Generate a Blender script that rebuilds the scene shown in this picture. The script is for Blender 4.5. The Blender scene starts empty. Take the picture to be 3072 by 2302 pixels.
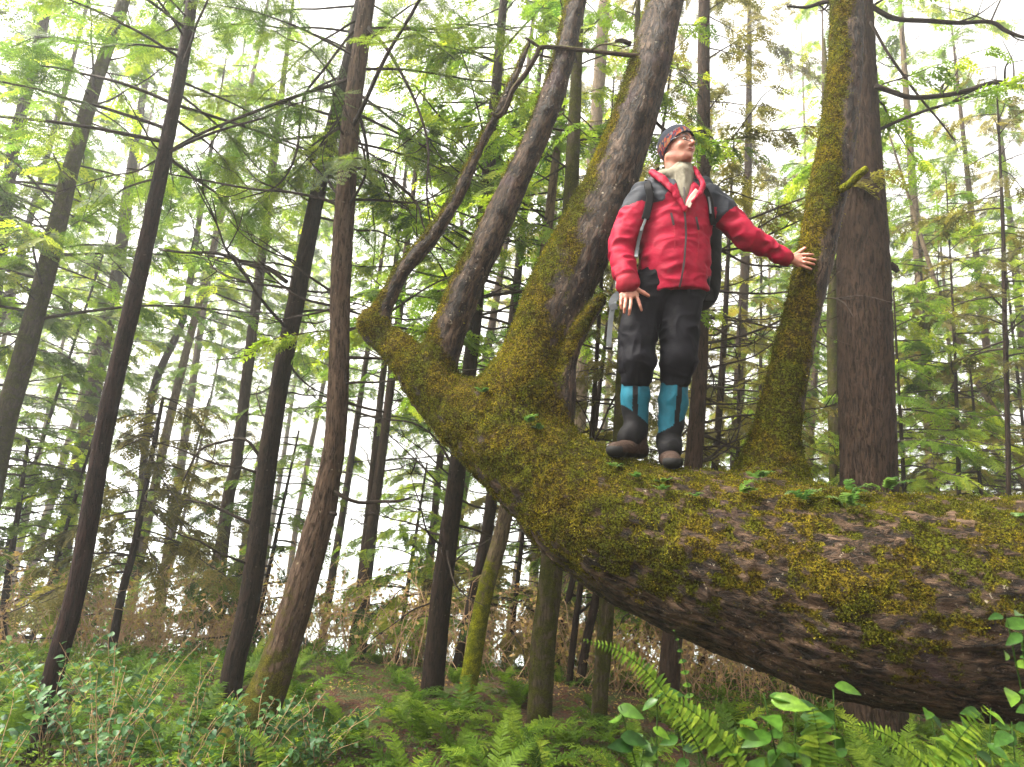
import bpy, math, random
import numpy as np
from mathutils import Matrix, Vector

sc = bpy.context.scene
COL = sc.collection
rad = math.radians

# ---------------------------------------------------------------- camera
PITCH, ROLL, CAMH, FPX = 12.5, 3.0, 1.5, 2048.0
cam = bpy.data.cameras.new('camera'); camo = bpy.data.objects.new('camera', cam); COL.objects.link(camo)
cam.sensor_width = 36.0; cam.lens = 24.0; cam.clip_start = 0.05; cam.clip_end = 2000
Rm = Matrix.Rotation(rad(90 + PITCH), 4, 'X') @ Matrix.Rotation(rad(ROLL), 4, 'Z')
camo.matrix_world = Matrix.Translation((0, 0, CAMH)) @ Rm
cam.dof.use_dof = True; cam.dof.focus_distance = 3.7; cam.dof.aperture_fstop = 3.6
sc.camera = camo

# ---------------------------------------------------------------- world, sun, exposure
SUN_EL, SUN_AZ = 56.0, -98.0            # the brightest part of the overcast: high up on the left
w = bpy.data.worlds.new('World'); sc.world = w; w.use_nodes = True
nt = w.node_tree; nt.nodes.clear()
sky = nt.nodes.new('ShaderNodeTexSky'); sky.sky_type = 'NISHITA'; sky.sun_disc = False
sky.sun_elevation = rad(SUN_EL); sky.sun_rotation = rad(SUN_AZ)
sky.air_density = 1.0; sky.dust_density = 8.0; sky.ozone_density = 0.3
bg = nt.nodes.new('ShaderNodeBackground'); bg.inputs[1].default_value = 0.15
wo = nt.nodes.new('ShaderNodeOutputWorld')
hs = nt.nodes.new('ShaderNodeHueSaturation'); hs.inputs['Saturation'].default_value = 0.08
nt.links.new(sky.outputs[0], hs.inputs['Color']); wm = nt.nodes.new('ShaderNodeMix'); wm.data_type = 'RGBA'; wm.blend_type = 'MULTIPLY'; wm.inputs[0].default_value = 1; wm.inputs[7].default_value = (1, .955, .88, 1)
nt.links.new(hs.outputs[0], wm.inputs[6]); nt.links.new(wm.outputs[2], bg.inputs[0]); nt.links.new(bg.outputs[0], wo.inputs[0])
sl = bpy.data.lights.new('sun', 'SUN'); sl.energy = 2.6; sl.angle = rad(24); sl.color = (1.0, 0.93, 0.80)
so = bpy.data.objects.new('sun', sl); COL.objects.link(so)
_d = Vector((math.sin(rad(SUN_AZ)) * math.cos(rad(SUN_EL)), math.cos(rad(SUN_AZ)) * math.cos(rad(SUN_EL)), math.sin(rad(SUN_EL))))
so.rotation_euler = _d.to_track_quat('Z', 'Y').to_euler()
sc.view_settings.view_transform = 'Standard'; sc.view_settings.look = 'None'
sc.view_settings.gamma = 1.0; sc.view_settings.exposure = 2.45
sc.cycles.max_bounces = 6; sc.cycles.diffuse_bounces = 2; sc.cycles.glossy_bounces = 2
sc.cycles.transmission_bounces = 3; sc.cycles.volume_bounces = 1; sc.cycles.transparent_max_bounces = 8
sc.cycles.use_denoising = True; sc.cycles.caustics_reflective = False; sc.cycles.caustics_refractive = False

# ---------------------------------------------------------------- picture point -> real place at distance Y
RM3 = np.array([[Rm[i][j] for j in range(3)] for i in range(3)])
FWD = -RM3[:, 2]
CAMP = np.array([0, 0, CAMH])
def Q(px, py, Y):
    d = RM3 @ np.array([(px - 1536) / FPX, (1151 - py) / FPX, -1.0])
    return CAMP + d * (Y / d[1])
KV = 3072 / 2212
def P(vx, vy, Y): return Q(vx * KV, vy * KV, Y)
def depth(p): return float((np.asarray(p) - CAMP) @ FWD)
def mpp(p): return depth(p) / FPX        # metres per photo pixel at a point
def path(pts, Y=None, dy=0.0):
    """[(vx, vy, r_v)] -> points and radii in metres; Y a number or one per point"""
    o, rr = [], []
    for i, q in enumerate(pts):
        y = (q[3] if len(q) > 3 else Y)
        p = P(q[0], q[1], y); o.append(p); rr.append(q[2] * KV * mpp(p))
    c = np.array([[q[0], q[1]] for q in pts], float) * KV; t = np.gradient(c, axis=0); t /= np.linalg.norm(t, axis=1, keepdims=True) + 1e-9
    off = ((c - [1536, 1151]) / FPX * np.stack([-t[:, 1], t[:, 0]], -1)).sum(1)          # round things look wider off the lens axis
    return np.array(o), np.array(rr) / np.sqrt(1 + off ** 2)

# ---------------------------------------------------------------- noise
def _h(ix, iy, iz, seed):
    n = (ix.astype(np.int64) * 374761393 + iy.astype(np.int64) * 668265263 + iz.astype(np.int64) * 2147483647 + seed * 1274126177) & 0xffffffff
    n = ((n ^ (n >> 13)) * 1274126177) & 0xffffffff
    n = ((n ^ (n >> 15)) * 2246822519) & 0xffffffff
    return ((n ^ (n >> 16)) & 0xffffff) / float(0x7fffff) - 1.0
def vn(p, seed=0):
    p = np.asarray(p, dtype=np.float64); i = np.floor(p); f = p - i; u = f * f * (3 - 2 * f)
    ix, iy, iz = (i[:, k].astype(np.int64) for k in range(3)); r = 0
    for a in (0, 1):
        wx = u[:, 0] if a else 1 - u[:, 0]
        for b in (0, 1):
            wy = u[:, 1] if b else 1 - u[:, 1]
            for c in (0, 1):
                wz = u[:, 2] if c else 1 - u[:, 2]
                r = r + wx * wy * wz * _h(ix + a, iy + b, iz + c, seed)
    return r
def fbm(p, o=4, seed=0, g=.5):
    r = 0; a = 1; t = 0
    for k in range(o):
        r = r + a * vn(np.asarray(p) * 2 ** k + k * 17.3, seed + k); t += a; a *= g
    return r / t

# ---------------------------------------------------------------- objects
def link(o, parent=None):
    COL.objects.link(o)
    if parent is not None: o.parent = parent
    return o
def tag(o, label=None, cat=None, group=None, kind=None):
    if label: o['label'] = label
    if cat: o['category'] = cat
    if group: o['group'] = group
    if kind: o['kind'] = kind
    return o
def empty(name, loc, label=None, cat=None, group=None):
    o = bpy.data.objects.new(name, None); o.location = tuple(loc); o.empty_display_size = .2
    COL.objects.link(o); return tag(o, label, cat, group)
def copy_tree(o, parent=None):
    c = o.copy(); COL.objects.link(c)
    if parent is not None: c.parent = parent
    for ch in list(o.children): copy_tree(ch, c)
    return c

def mk(name, V, F, mats, parent=None, mi=None, attrs=None, smooth=True, origin=None):
    """F: list of index arrays (n,3) / (n,4). parent: V in world space, the parent an untransformed-rotation Empty."""
    V = np.asarray(V, dtype=np.float64)
    pw = np.zeros(3); q_ = parent
    while q_ is not None: pw = pw + np.array(q_.location); q_ = q_.parent      # parents are never rotated here
    V = V - (pw if origin is None else np.asarray(origin))
    F = [np.asarray(f, dtype=np.int32) for f in F if len(f)]
    me = bpy.data.meshes.new(name)
    me.vertices.add(len(V)); me.vertices.foreach_set('co', V.astype(np.float32).ravel())
    nl = sum(f.size for f in F); npoly = sum(len(f) for f in F)
    me.loops.add(nl); me.polygons.add(npoly)
    me.loops.foreach_set('vertex_index', np.concatenate([f.ravel() for f in F]))
    ls = []; s = 0
    for f in F:
        k = f.shape[1]; ls.append(np.arange(len(f)) * k + s); s += f.size
    me.polygons.foreach_set('loop_start', np.concatenate(ls).astype(np.int32))
    for m in (mats if isinstance(mats, (list, tuple)) else [mats]): me.materials.append(m)
    if mi is not None: me.polygons.foreach_set('material_index', np.asarray(mi, dtype=np.int32))
    me.polygons.foreach_set('use_smooth', np.full(npoly, bool(smooth)))
    for k, a in (attrs or {}).items():
        a = np.asarray(a, dtype=np.float32)
        if a.ndim == 1:
            at = me.attributes.new(k, 'FLOAT', 'POINT'); at.data.foreach_set('value', a)
        else:
            at = me.attributes.new(k, 'FLOAT_VECTOR', 'POINT'); at.data.foreach_set('vector', a.ravel())
    me.update(calc_edges=True)
    o = bpy.data.objects.new(name, me)
    if origin is not None and parent is None: o.location = tuple(origin)
    if origin is not None and parent is not None: o.location = tuple(np.asarray(origin) - pw)
    return link(o, parent)

def unit(v):
    v = np.asarray(v, dtype=float); return v / (np.linalg.norm(v, axis=-1, keepdims=True) + 1e-12)

def resample(pts, rr, ds):
    pts = np.asarray(pts, float); rr = np.asarray(rr, float); n = len(pts)
    if n == 2: pts = np.array([pts[0], (pts[0] + pts[1]) / 2, pts[1]]); rr = np.array([rr[0], (rr[0] + rr[1]) / 2, rr[1]]); n = 3
    ext = np.vstack([2 * pts[0] - pts[1], pts, 2 * pts[-1] - pts[-2]])
    O, R = [], []
    for i in range(n - 1):
        a, b, c, d = ext[i], ext[i + 1], ext[i + 2], ext[i + 3]
        m = max(1, int(math.ceil(np.linalg.norm(c - b) / ds)))
        for t in np.arange(m) / m:
            O.append(.5 * ((2 * b) + (-a + c) * t + (2 * a - 5 * b + 4 * c - d) * t * t + (-a + 3 * b - 3 * c + d) * t ** 3))
            R.append(rr[i] * (1 - t) + rr[i + 1] * t)
    O.append(pts[-1]); R.append(rr[-1])
    return np.array(O), np.array(R)

def frames(O):
    T = np.gradient(O, axis=0); T = unit(T)
    U = np.zeros_like(T); ref = np.array([1., 0, 0]) if abs(T[0][0]) < .8 else np.array([0, 1., 0])
    u = unit(np.cross(T[0], ref)); U[0] = u
    for i in range(1, len(T)):
        u = u - T[i] * (u @ T[i]); u = u / (np.linalg.norm(u) + 1e-12); U[i] = u
    return T, U, np.cross(T, U)

def tube(pts, rr, n=12, ds=.1, rough=0.0, seed=0, ridge=0.0, cap=True):
    """swept tube: V, quads, tris, bark coordinate"""
    O, R = resample(pts, rr, ds); T, U, W = frames(O); m = len(O)
    s = np.concatenate([[0], np.cumsum(np.linalg.norm(np.diff(O, axis=0), axis=1))])
    th = np.arange(n) / n * 2 * math.pi
    c, si = np.cos(th), np.sin(th)
    dirs = U[:, None, :] * c[None, :, None] + W[:, None, :] * si[None, :, None]
    bk = np.stack([R[:, None] * c[None], R[:, None] * si[None], np.repeat(s[:, None], n, 1)], -1).reshape(-1, 3)
    rad_ = np.repeat(R[:, None], n, 1).ravel()
    if rough or ridge:
        if rough: rad_ = rad_ * (1 + rough * fbm(bk * np.array([1 / .12, 1 / .12, 1 / .35]) + seed * 7.1, 3, seed))
        if ridge:
            q = bk * np.array([1 / .022, 1 / .022, 1 / .11]) + seed
            rad_ = rad_ + ridge * (1 - np.abs(fbm(q, 3, seed + 5)) * 2.4)
    V = np.repeat(O, n, 0) + dirs.reshape(-1, 3) * rad_[:, None]
    i = np.arange(m - 1)[:, None] * n; j = np.arange(n)[None]; jn = (j + 1) % n
    F = np.stack([i + j, i + jn, i + n + jn, i + n + j], -1).reshape(-1, 4)
    tri = np.zeros((0, 3), int)
    if cap:
        V = np.vstack([V, O[0], O[-1]]); bk = np.vstack([bk, [0, 0, 0], [0, 0, s[-1]]])
        a = m * n; tri = np.concatenate([np.stack([np.full(n, a), (np.arange(n) + 1) % n, np.arange(n)], -1),
                                         np.stack([np.full(n, a + 1), (m - 1) * n + np.arange(n), (m - 1) * n + (np.arange(n) + 1) % n], -1)])
    return V, F, tri, bk

class Acc:
    """collects pieces of ONE part"""
    def __init__(s): s.V = []; s.q = []; s.t = []; s.qm = []; s.tm = []; s.a = []; s.n = 0
    def add(s, V, q=None, t=None, m=0, a=None):
        V = np.asarray(V, float); s.V.append(V)
        if q is not None and len(q): s.q.append(np.asarray(q) + s.n); s.qm.append(np.full(len(q), m))
        if t is not None and len(t): s.t.append(np.asarray(t) + s.n); s.tm.append(np.full(len(t), m))
        s.a.append(np.zeros((len(V), 3)) if a is None else np.asarray(a)); s.n += len(V)
    def tube(s, pts, rr, n=6, ds=.1, m=0, **k):
        V, F, T, b = tube(pts, rr, n, ds, **k); s.add(V, F, T, m, b)
    def build(s, name, mats, parent=None, **k):
        F = []; mi = []
        if s.q: F.append(np.concatenate(s.q)); mi.append(np.concatenate(s.qm))
        if s.t: F.append(np.concatenate(s.t)); mi.append(np.concatenate(s.tm))
        return mk(name, np.concatenate(s.V), F, mats, parent, mi=np.concatenate(mi), attrs={'bk': np.concatenate(s.a)}, **k)

# ---------------------------------------------------------------- signed distance grid -> surface nets
class SDF:
    def __init__(s, lo, hi, h):
        s.lo = np.asarray(lo, float); s.h = h
        s.n = np.ceil((np.asarray(hi) - s.lo) / h).astype(int) + 1
        s.g = np.full(tuple(s.n), .2, dtype=np.float32)
    def _sub(s, lo, hi):
        a = np.clip(np.floor((lo - s.lo) / s.h).astype(int), 0, s.n); b = np.clip(np.ceil((hi - s.lo) / s.h).astype(int) + 1, 0, s.n)
        if np.any(b <= a): return None
        sl_ = tuple(slice(a[k], b[k]) for k in range(3))
        X = [(s.lo[k] + np.arange(a[k], b[k]) * s.h).astype(np.float32) for k in range(3)]
        return sl_, np.stack(np.meshgrid(*X, indexing='ij'), -1)
    def _merge(s, sl_, d, k, op):
        g = s.g[sl_]
        if op == 'sub': s.g[sl_] = np.maximum(g, -d) if k <= 0 else -s._smin(-g, d, k); return
        s.g[sl_] = np.minimum(g, d) if k <= 0 else s._smin(g, d, k)
    @staticmethod
    def _smin(a, b, k):
        h = np.clip(.5 + .5 * (b - a) / k, 0, 1); return b * (1 - h) + a * h - k * h * (1 - h)
    def cone(s, a, b, ra, rb, k=.02, op='add', sq=None):
        """sq=(axis, factor): squash the section along a direction"""
        a = np.asarray(a, float); b = np.asarray(b, float); m = max(ra, rb) * (1 if sq is None else max(1, sq[1])) + k + 2.5 * s.h
        r = s._sub(np.minimum(a, b) - m, np.maximum(a, b) + m)
        if r is None: return
        sl_, X = r; ab = b - a; L = float(ab @ ab) + 1e-9
        t = np.clip(((X - a) @ ab.astype(np.float32)) / L, 0, 1)
        D = X - a.astype(np.float32) - t[..., None] * ab.astype(np.float32)
        if sq is not None:
            ax = unit(sq[0]).astype(np.float32); D = D + ((1 / sq[1] - 1) * (D @ ax))[..., None] * ax
        d = np.sqrt((D * D).sum(-1)) - (ra + (rb - ra) * t)
        s._merge(sl_, d.astype(np.float32), k, op)
    def ell(s, c, r3, rot=None, k=.02, op='add'):
        c = np.asarray(c, float); r3 = np.asarray(r3, float); m = r3.max() + k + 2.5 * s.h
        r = s._sub(c - m, c + m)
        if r is None: return
        sl_, X = r; X = X - c.astype(np.float32)
        if rot is not None: X = X @ np.asarray(rot, np.float32)        # columns of rot: local axes in world
        q = np.sqrt(((X / r3.astype(np.float32)) ** 2).sum(-1)); q2 = np.sqrt(((X / (r3 ** 2).astype(np.float32)) ** 2).sum(-1)) + 1e-6
        s._merge(sl_, (q * (q - 1) / q2).astype(np.float32), k, op)
    def cut(s, p, nrm, box=None):
        """remove what lies on the side nrm points to"""
        nrm = unit(nrm); lo, hi = (s.lo, s.lo + (s.n - 1) * s.h) if box is None else box
        sl_, X = s._sub(np.asarray(lo, float), np.asarray(hi, float))
        d = (X - np.asarray(p, np.float32)) @ nrm.astype(np.float32); s.g[sl_] = np.maximum(s.g[sl_], d)
    def mesh(s, smooth=1):
        g = s.g; nx, ny, nz = g.shape; neg = g < 0
        cnt = np.zeros((nx - 1, ny - 1, nz - 1), np.uint8)
        for a in (0, 1):
            for b in (0, 1):
                for c in (0, 1): cnt += neg[a:nx - 1 + a, b:ny - 1 + b, c:nz - 1 + c]
        act = (cnt > 0) & (cnt < 8); idx = np.argwhere(act); N = len(idx)
        idm = np.full(act.shape, -1, np.int32); idm[act] = np.arange(N)
        S = np.zeros((N, 3)); C = np.zeros(N)
        cr = [(0, 0, 0), (1, 0, 0), (0, 1, 0), (1, 1, 0), (0, 0, 1), (1, 0, 1), (0, 1, 1), (1, 1, 1)]
        val = [g[idx[:, 0] + a, idx[:, 1] + b, idx[:, 2] + c] for a, b, c in cr]
        for i in range(8):
            for j in range(i + 1, 8):
                if sum(abs(cr[i][k] - cr[j][k]) for k in range(3)) != 1: continue
                x = (val[i] < 0) != (val[j] < 0)
                t = val[i][x] / (val[i][x] - val[j][x])
                S[x] += np.array(cr[i]) + t[:, None] * (np.array(cr[j]) - np.array(cr[i])); C[x] += 1
        V = s.lo + (idx + S / C[:, None]) * s.h
        Q4 = []
        for ax in range(3):
            o1, o2 = [(1, 2), (2, 0), (0, 1)][ax]
            A = neg[tuple(slice(0, -1) if k == ax else slice(None) for k in range(3))]
            B = neg[tuple(slice(1, None) if k == ax else slice(None) for k in range(3))]
            e = np.argwhere(A != B)
            e = e[(e[:, o1] > 0) & (e[:, o2] > 0) & (e[:, o1] < g.shape[o1] - 1) & (e[:, o2] < g.shape[o2] - 1)]
            inside = neg[e[:, 0], e[:, 1], e[:, 2]]
            def cell(d1, d2):
                q = e.copy(); q[:, o1] += d1; q[:, o2] += d2; return idm[q[:, 0], q[:, 1], q[:, 2]]
            q = np.stack([cell(-1, -1), cell(0, -1), cell(0, 0), cell(-1, 0)], -1)
            q[~inside] = q[~inside][:, ::-1]; Q4.append(q)
        F = np.concatenate(Q4); F = F[(F >= 0).all(1)]
        for _ in range(smooth): V = relax(V, F)
        return V, F
def relax(V, F, f=.5):
    S = np.zeros_like(V); C = np.zeros(len(V))
    for a, b in ((0, 1), (1, 2), (2, 3), (3, 0)):
        for i, j in ((a, b), (b, a)):
            for k in range(3): S[:, k] += np.bincount(F[:, i], V[F[:, j], k], len(V))
            C += np.bincount(F[:, i], minlength=len(V))
    return V * (1 - f) + f * S / np.maximum(C, 1)[:, None]
def vnormals(V, F):
    n = np.cross(V[F[:, 2]] - V[F[:, 0]], V[F[:, 3]] - V[F[:, 1]]); N = np.zeros_like(V)
    for i in range(4):
        for k in range(3): N[:, k] += np.bincount(F[:, i], n[:, k], len(V))
    return unit(N)
# ---------------------------------------------------------------- materials
class NT:
    def __init__(s, name):
        s.m = bpy.data.materials.new(name); s.m.use_nodes = True; s.t = s.m.node_tree; s.t.nodes.clear()
        s.out = s.n('ShaderNodeOutputMaterial')
    def n(s, ty, **kw):
        x = s.t.nodes.new(ty)
        for k, v in kw.items(): setattr(x, k, v)
        return x
    def l(s, a, b): s.t.links.new(a, b)
    def put(s, inp, v):
        if hasattr(v, 'links'): s.l(v, inp)
        elif isinstance(v, (tuple, list)) and len(v) == 3 and inp.type == 'RGBA': inp.default_value = (*v, 1)
        else: inp.default_value = v
    def attr(s, name): return s.n('ShaderNodeAttribute', attribute_name=name)
    def noise(s, vec, scale=5, detail=4, rough=.55, dist=0):
        x = s.n('ShaderNodeTexNoise'); s.l(vec, x.inputs['Vector'])
        x.inputs['Scale'].default_value = scale; x.inputs['Detail'].default_value = detail
        x.inputs['Roughness'].default_value = rough; x.inputs['Distortion'].default_value = dist; return x.outputs['Fac']
    def voro(s, vec, scale, feature='F1', out='Distance'):
        x = s.n('ShaderNodeTexVoronoi', feature=feature); s.l(vec, x.inputs['Vector']); x.inputs['Scale'].default_value = scale
        return x.outputs[out]
    def scale(s, vec, v3):
        x = s.n('ShaderNodeMapping'); s.l(vec, x.inputs['Vector']); x.inputs['Scale'].default_value = v3; return x.outputs[0]
    def mth(s, op, a, b=None, c=None, clamp=False):
        x = s.n('ShaderNodeMath', operation=op); x.use_clamp = clamp; s.put(x.inputs[0], a)
        if b is not None: s.put(x.inputs[1], b)
        if c is not None: s.put(x.inputs[2], c)
        return x.outputs[0]
    def ramp(s, f, stops, interp='LINEAR'):
        x = s.n('ShaderNodeValToRGB'); s.put(x.inputs[0], f); cr = x.color_ramp; cr.interpolation = interp
        while len(cr.elements) < len(stops): cr.elements.new(.5)
        for e, (p, c) in zip(cr.elements, stops):
            e.position = p; e.color = (*c, 1) if isinstance(c, (tuple, list)) else (c, c, c, 1)
        return x.outputs[0]
    def mix(s, f, a, b, mode='MIX'):
        x = s.n('ShaderNodeMix', data_type='RGBA', blend_type=mode); s.put(x.inputs[0], f); s.put(x.inputs[6], a); s.put(x.inputs[7], b); return x.outputs[2]
    def sstep(s, v, a, b):
        x = s.n('ShaderNodeMapRange', interpolation_type='SMOOTHSTEP'); s.put(x.inputs[0], v)
        x.inputs[1].default_value = a; x.inputs[2].default_value = b; return x.outputs[0]
    def bump(s, h, strength=.5, dist=.01, nrm=None):
        x = s.n('ShaderNodeBump'); s.put(x.inputs['Height'], h); x.inputs['Strength'].default_value = strength; x.inputs['Distance'].default_value = dist
        if nrm is not None: s.l(nrm, x.inputs['Normal'])
        return x.outputs[0]
    def bsdf(s, col, rough=.8, spec=.3, nrm=None, **kw):
        b = s.n('ShaderNodeBsdfPrincipled'); s.put(b.inputs['Base Color'], col); s.put(b.inputs['Roughness'], rough)
        b.inputs['Specular IOR Level'].default_value = spec
        if nrm is not None: s.l(nrm, b.inputs['Normal'])
        for k, v in kw.items(): s.put(b.inputs[k.replace('_', ' ')], v)
        return b.outputs[0]
    def done(s, sh): s.l(sh, s.out.inputs[0]); return s.m

def bark_mat(name, dark, light, moss=(.09, .085, .012), moss2=(.05, .06, .008), amount=.0, low=0.0, low_h=1.0, lichen=.0, up=.35, scale=1.0, flaky=False):
    """amount: how much of the bark is moss; low: extra moss towards the foot; up: how much it prefers upper faces"""
    s = NT(name); bk = s.attr('bk').outputs['Vector']
    q = s.scale(bk, (scale, scale, scale * .22))
    n1 = s.noise(q, 45, 5, .65, .6); n2 = s.noise(s.scale(bk, (scale, scale, scale * .35)), 14, 4, .6, .4)
    vo = s.noise(s.scale(bk, (scale, scale, scale * .16)), 60, 4, .7, 1.0)
    crack = s.sstep(vo, .38, .52)
    h = s.mth('ADD', s.mth('MULTIPLY', n1, .6), s.mth('MULTIPLY', crack, .5))
    col = s.ramp(s.mth('ADD', s.mth('MULTIPLY', n1, .55), s.mth('MULTIPLY', n2, .5)), [(.3, dark), (.75, light)])
    col = s.mix(s.mth('MULTIPLY', s.mth('SUBTRACT', 1, crack), .75), col, tuple(c * .3 for c in dark))
    if lichen:
        ln = s.noise(bk, 38, 3, .6); col = s.mix(s.mth('MULTIPLY', s.sstep(ln, .65, .74), s.mth('MULTIPLY', s.sstep(s.noise(bk, 4, 2), .4, .65), lichen)), col, (.30, .27, .2))
    nrm = s.bump(h, .9, .012)
    geo = s.n('ShaderNodeNewGeometry'); sx = s.n('ShaderNodeSeparateXYZ'); s.l(geo.outputs['Normal'], sx.inputs[0])
    zc = s.n('ShaderNodeSeparateXYZ'); s.l(bk, zc.inputs[0])
    mn = s.noise(bk, 9, 5, .65, .3); mf = s.noise(bk, 60, 3, .7)
    m = s.mth('ADD', mn, s.mth('MULTIPLY', mf, .35))
    m = s.mth('ADD', m, s.mth('MULTIPLY', sx.outputs[2], up))
    if low: m = s.mth('ADD', m, s.mth('MULTIPLY', s.mth('SUBTRACT', 1, s.mth('DIVIDE', zc.outputs[2], low_h), clamp=True), low))
    mask = s.sstep(m, 1.05 - amount, 1.25 - amount)
    mh = s.noise(bk, 130, 4, .7); mcol = s.mix(s.sstep(s.noise(bk, 16, 3, .6), .4, .62), moss2, moss)
    mcol = s.mix(s.sstep(mh, .35, .65), tuple(c * .35 for c in moss2), mcol)
    nm = s.bump(mh, 1.0, .02)
    a = s.bsdf(col, .85, .07, nrm); b = s.bsdf(mcol, .95, .03, nm)
    mx = s.n('ShaderNodeMixShader'); s.l(mask, mx.inputs[0]); s.l(a, mx.inputs[1]); s.l(b, mx.inputs[2])
    return s.done(mx.outputs[0])

def leaf_mat(name, c0, c1, c2, trans=.5, gloss=.08, rough=.5, tmul=1.5):
    s = NT(name); f = s.n('ShaderNodeSeparateXYZ'); s.l(s.attr('bk').outputs['Vector'], f.inputs[0])
    col = s.ramp(f.outputs[0], [(0, c0), (.5, c1), (1, c2)]); tc = s.n('ShaderNodeTexCoord').outputs['Object']
    col = s.mix(s.sstep(s.noise(tc, 55, 3), .42, .62), s.mix(1.0, col, (.62, .66, .6), 'MULTIPLY'), col)
    tcol = s.mix(1.0, col, (tmul * 1.1, tmul * 1.15, tmul * .7), 'MULTIPLY')
    d = s.bsdf(col, rough, gloss)
    tr = s.n('ShaderNodeBsdfTranslucent'); s.put(tr.inputs[0], tcol)
    mx = s.n('ShaderNodeMixShader'); mx.inputs[0].default_value = trans; s.l(d, mx.inputs[1]); s.l(tr.outputs[0], mx.inputs[2])
    return s.done(mx.outputs[0])

def cloth(name, col, rough=.55, spec=.3, bumpd=.002, sc_=25, var=.15, sheen=0):
    s = NT(name); tc = s.n('ShaderNodeTexCoord').outputs['Object']
    n = s.noise(tc, sc_, 4, .6, .5); fine = s.noise(tc, 900, 1)
    c = s.mix(s.mth('MULTIPLY', n, var * 2), col, tuple(x * (1 - var * 2) for x in col))
    nrm = s.bump(n, .6, bumpd * 6, s.bump(fine, .25, .0006))
    return s.done(s.bsdf(c, rough, spec, nrm, Sheen_Weight=sheen))
def plain(name, col, rough=.5, spec=.4, **k):
    s = NT(name); tc = s.n('ShaderNodeTexCoord').outputs['Object']
    c = s.mix(s.noise(tc, 40, 3), tuple(x * .8 for x in col), tuple(min(1, x * 1.15) for x in col))
    return s.done(s.bsdf(c, rough, spec, **k))

M = {}
M['leaning'] = bark_mat('mossy_bark_leaning', (.035, .022, .016), (.15, .095, .068), (.16, .115, .012), (.085, .08, .01), amount=.36, up=.42, lichen=.7)
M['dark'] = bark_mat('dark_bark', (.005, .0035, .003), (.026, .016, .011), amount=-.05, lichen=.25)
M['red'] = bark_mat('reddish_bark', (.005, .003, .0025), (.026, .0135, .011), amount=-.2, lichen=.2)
M['grey'] = bark_mat('grey_bark', (.014, .009, .006), (.10, .066, .045), (.10, .085, .012), (.06, .06, .01), amount=-.08, low=.85, low_h=2.3, lichen=.5)
M['brown'] = bark_mat('brown_bark', (.006, .004, .003), (.050, .031, .021), amount=-.15, lichen=.15)
M['pale'] = bark_mat('pale_mossy_bark', (.045, .034, .022), (.16, .12, .08), (.12, .11, .015), (.08, .08, .015), amount=.25, up=.1)
M['olive'] = bark_mat('olive_mossy_bark', (.015, .012, .007), (.07, .052, .034), (.06, .06, .008), (.035, .038, .006), amount=.5, up=.1)
M['yellowmoss'] = bark_mat('yellow_mossy_bark', (.045, .032, .02), (.13, .10, .06), (.22, .22, .008), (.10, .11, .008), amount=.15, low=.9, low_h=1.9, up=.1)
M['twig'] = bark_mat('dead_twig_bark', (.014, .011, .01), (.06, .045, .035), amount=-.1, up=.3)
M['twigm'] = bark_mat('mossy_twig_bark', (.02, .015, .012), (.07, .05, .035), (.12, .13, .02), (.07, .08, .012), amount=.25, up=.6)
M['needle'] = leaf_mat('hemlock_needles', (.028, .060, .010), (.095, .148, .014), (.23, .25, .028), .52, tmul=2.2)
M['needle_dark'] = leaf_mat('dark_hemlock_needles', (.014, .034, .007), (.045, .080, .010), (.12, .15, .017), .46, tmul=2.0)
M['needle_olive'] = leaf_mat('olive_spruce_needles', (.035, .036, .010), (.085, .075, .018), (.16, .125, .03), .5, tmul=2.0)
M['fern'] = leaf_mat('fern_green', (.022, .05, .008), (.068, .122, .011), (.16, .21, .022), .42, .06, .5, 1.6)
M['fernlog'] = leaf_mat('licorice_fern_green', (.03, .07, .022), (.06, .12, .035), (.11, .16, .05), .4, .2, .5, 1.5)
M['salal'] = leaf_mat('broad_leaf_green', (.010, .032, .006), (.026, .070, .008), (.075, .14, .012), .3, .16, .32, 1.6)
M['bush'] = leaf_mat('shrub_leaf_bluegreen', (.020, .058, .024), (.042, .10, .036), (.09, .16, .042), .3, .14, .45, 1.4)
M['drytwig'] = plain('dry_brown_twig', (.28, .18, .10), .8, .2)
M['dryleaf'] = leaf_mat('dry_brown_leaf', (.26, .15, .07), (.40, .26, .12), (.30, .28, .09), .45, .1, .7, 1.3)
M['mossleaf'] = leaf_mat('moss_tuft', (.016, .019, .002), (.080, .080, .006), (.25, .20, .012), .3, .05, .8, 1.4)
# ---------------------------------------------------------------- the setting
rng = np.random.default_rng(7)
def gz(x, y):
    """height of the forest floor"""
    x = np.atleast_1d(np.asarray(x, float)); y = np.atleast_1d(np.asarray(y, float))
    p = np.stack([x, y, np.zeros_like(x)], -1)
    z = .10 * vn(p * .45, 3) + .045 * vn(p * 1.7, 4) + .012 * vn(p * 6, 5)
    edge = 8.2 + .16 * np.clip(x, -8, 30) + .5 * vn(p * .25, 9)
    t = np.clip((y - edge) / 30, 0, 1)
    z = z - 7.5 * t ** 1.15 * (1 + .08 * vn(p * .3, 6))
    far = np.clip((np.hypot(x, y) - 38) / 12, 0, 1) * np.clip((y + 5) / 10, 0, 1)
    return z - 1.5 * far
def g1(x, y): return float(gz(x, y)[0])

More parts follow.
